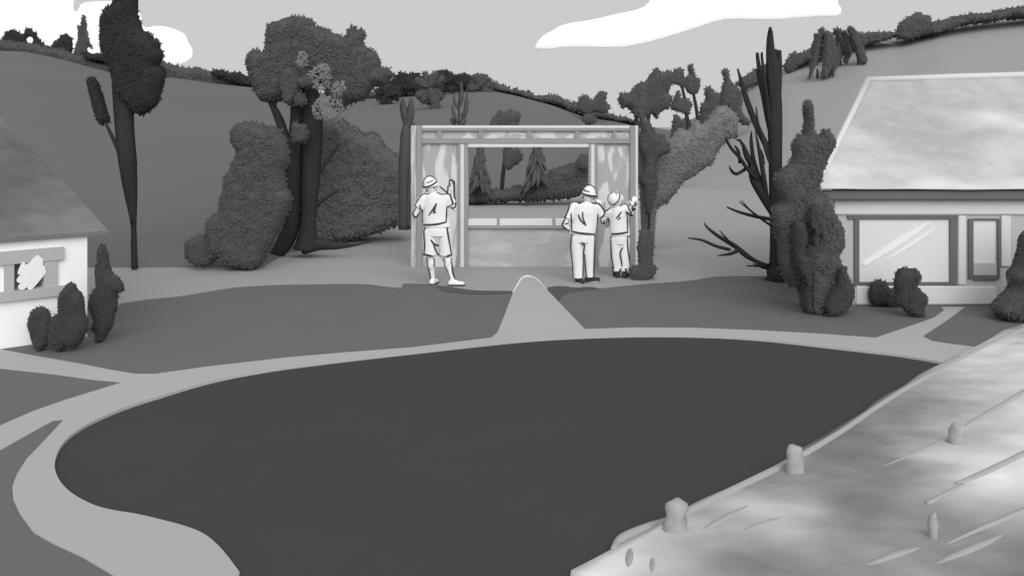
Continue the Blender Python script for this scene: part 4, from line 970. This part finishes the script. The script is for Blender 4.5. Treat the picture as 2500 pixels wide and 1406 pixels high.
figure('middle person in a brimmed hard hat, shirt and long trousers, hand on hip', 14.68, dict(
    head=(1437,480), neck=(1432,492), chest=(1428,518), waist=(1426,545), shL=(1402,504), shR=(1462,506), elL=(1377,548,-.02), wrL=(1392,560,.02), elR=(1474,540,.03), wrR=(1468,512,.22),
    handL=((.8, .3, -.3), (.3, .6, .2), (0, .6, .8), .8), handR=((-.1, .35, 1), (-.5, .6, 0), (-.8, -.4, 0), .8),
    hipL=(1408,578), hipR=(1437,578), knL=(1410,630), knR=(1439,630), anL=(1413,682), anR=(1440,679,.05), footL=(.35, -.9, 0), footR=(1, .25, 0), hem=.218), {
    'hat': [(W,(1417,472),(1426,458),(1433,450),(1440,446),(1448,448),(1455,456),(1459,470),(1460,478)), (W,(1416,468),(1424,474),(1436,477),(1448,479),(1462,479)), (3,(1423,461),(1430,466),(1440,469))],
    'body': [(4,(1420,472),(1421,480),(1418,488)), (4,(1450,480),(1449,488)), (W,(1381,533),(1376,542),(1373,549),(1379,557),(1388,565)), (W,(1460,539),(1466,547),(1472,551),(1475,547),(1475,536)), (W,(1462,497),(1467,500),(1472,506),(1474,512)), (3,(1377,547),(1384,546),(1393,542)), (3,(1386,565),(1393,561))],
    'shirt': [(W,(1402,494),(1414,488),(1422,487),(1435,487),(1446,491),(1458,496),(1468,504),(1475,516),(1474,526),(1466,532),(1460,534)), (W,(1392,500),(1388,512),(1382,525),(1380,533),(1390,537)), (4,(1394,520),(1395,545),(1397,568)), (4,(1460,522),(1459,545),(1454,568)),
              (4,(1412,524),(1418,538),(1431,551)), (3.5,(1423,517),(1423,532),(1431,551)), (W,(1396,565),(1415,569),(1435,571),(1451,571))],
    'pants': [(W,(1397,572),(1394,600),(1397,635),(1399,688)), (W,(1452,572),(1451,610),(1450,645),(1449,680)), (4,(1420,591),(1427,600),(1424,625),(1423,655),(1422,686)), (3.5,(1428,620),(1430,655),(1433,683)), (W,(1434,684),(1450,683)), (W,(1402,690),(1410,687),(1422,687))]},
    yaw=-.45, hat=hat_soft(0, .12, 1.0, .004), sleeves=.66)

figure('shortest person, in a round helmet, reaching toward the right post of the frame', 15.15, dict(
    head=(1503,492), neck=(1508,504), chest=(1509,524), waist=(1512,548), shL=(1487,516), shR=(1526,509), elL=(1481,542,.08), wrL=(1484,556,.26), elR=(1542,524,.12), wrR=(1551,506,.30),
    handL=((.1, 1, -.1), (0, 0, -1), (1, 0, 0), .6), handR=((.3, .35, .9), (.3, .9, -.2), (-.9, .3, .2), .15),
    hipL=(1504,582), hipR=(1523,582), knL=(1504,628), knR=(1524,628,-.02), anL=(1507,663,.02), anR=(1526,663,-.02), footL=(-.2, 1, 0), footR=(.5, 1, 0), hem=.175), {
    'hat': [(3.2,(1487,495),(1481,489),(1480,480),(1484,472),(1494,468),(1502,469),(1505,476)), (3.2,(1485,498),(1494,501),(1502,498),(1510,489),(1513,478),(1512,471),(1506,469)), (3.2,(1487,495),(1485,498))],
    'body': [(4.2,(1512,486),(1514,492),(1514,496)), (W,(1527,520),(1535,524),(1545,527),(1548,520),(1555,512)), (W,(1538,520),(1546,511),(1556,502)), (3.5,(1550,493),(1552,500)), (3.5,(1480,531),(1480,545))],
    'shirt': [(4,(1494,503),(1488,510),(1478,516),(1476,524),(1477,532),(1478,537),(1484,538)), (4,(1507,496),(1518,496),(1529,497),(1534,508),(1541,517)), (4,(1541,517),(1536,521),(1527,518)), (4,(1484,530),(1486,540),(1487,552)), (4,(1529,521),(1531,540),(1532,565)),
              (4,(1517,517),(1510,527),(1505,534)), (3,(1509,538),(1515,530),(1513,534)), (W,(1493,571),(1510,571),(1533,567))],
    'pants': [(4,(1491,574),(1492,600),(1494,630),(1499,655)), (4,(1532,574),(1532,600),(1535,625),(1538,648)), (4,(1521,604),(1514,618),(1517,635),(1519,650)), (5,(1495,650),(1498,665),(1503,677)), (5,(1514,655),(1513,668),(1509,676)), (5,(1540,640),(1539,655),(1536,672)), (5,(1527,655),(1530,668))]},
    S=.93, yaw=-.5, hat=hat_round, sleeves=.6)

# ------------------------------------------------------------------ light and camera
w = bpy.data.worlds.new('World'); sc.world = w; w.use_nodes = True
nt = w.node_tree; bg = nt.nodes['Background']
SUN_EL, SUN_AZ = math.radians(32), math.radians(12)           # behind the camera, a little to the right
sky = nt.nodes.new('ShaderNodeTexSky'); sky.sky_type = 'NISHITA'; sky.sun_disc = False
sky.sun_elevation = SUN_EL; sky.sun_rotation = math.pi+SUN_AZ
bw = nt.nodes.new('ShaderNodeRGBToBW'); nt.links.new(sky.outputs['Color'], bw.inputs['Color'])
mr = nt.nodes.new('ShaderNodeMapRange'); mr.inputs['From Min'].default_value = 0; mr.inputs['From Max'].default_value = 12
SKY = lin(203)/.1
mr.inputs['To Min'].default_value = SKY*.99; mr.inputs['To Max'].default_value = SKY*1.02
nt.links.new(bw.outputs['Val'], mr.inputs['Value']); nt.links.new(mr.outputs['Result'], bg.inputs['Color'])
bg.inputs['Strength'].default_value = .1                        # even, colourless overcast
ld = bpy.data.lights.new('sun', 'SUN'); ld.energy = 2.4; ld.angle = math.radians(60); ld.color = (1, 1, 1)
lo = bpy.data.objects.new('sun', ld); C.objects.link(lo)
sdir = Vector((math.sin(SUN_AZ)*math.cos(SUN_EL), -math.cos(SUN_AZ)*math.cos(SUN_EL), math.sin(SUN_EL)))
lo.rotation_euler = sdir.to_track_quat('Z', 'Y').to_euler(); lo.location = (0, -5, 12)
cd = bpy.data.cameras.new('camera'); co = bpy.data.objects.new('camera', cd); C.objects.link(co)
co.location = (0, 0, H); co.rotation_euler = (math.pi/2, 0, 0)
cd.sensor_width = 36; cd.lens = 36*F/2500; cd.shift_y = -(703-HV)/2500; cd.clip_end = 3000; cd.clip_start = .05
sc.camera = co
sc.view_settings.view_transform = 'Standard'; sc.view_settings.look = 'None'; sc.view_settings.exposure = 0; sc.view_settings.gamma = 1
sc.render.engine = 'CYCLES'
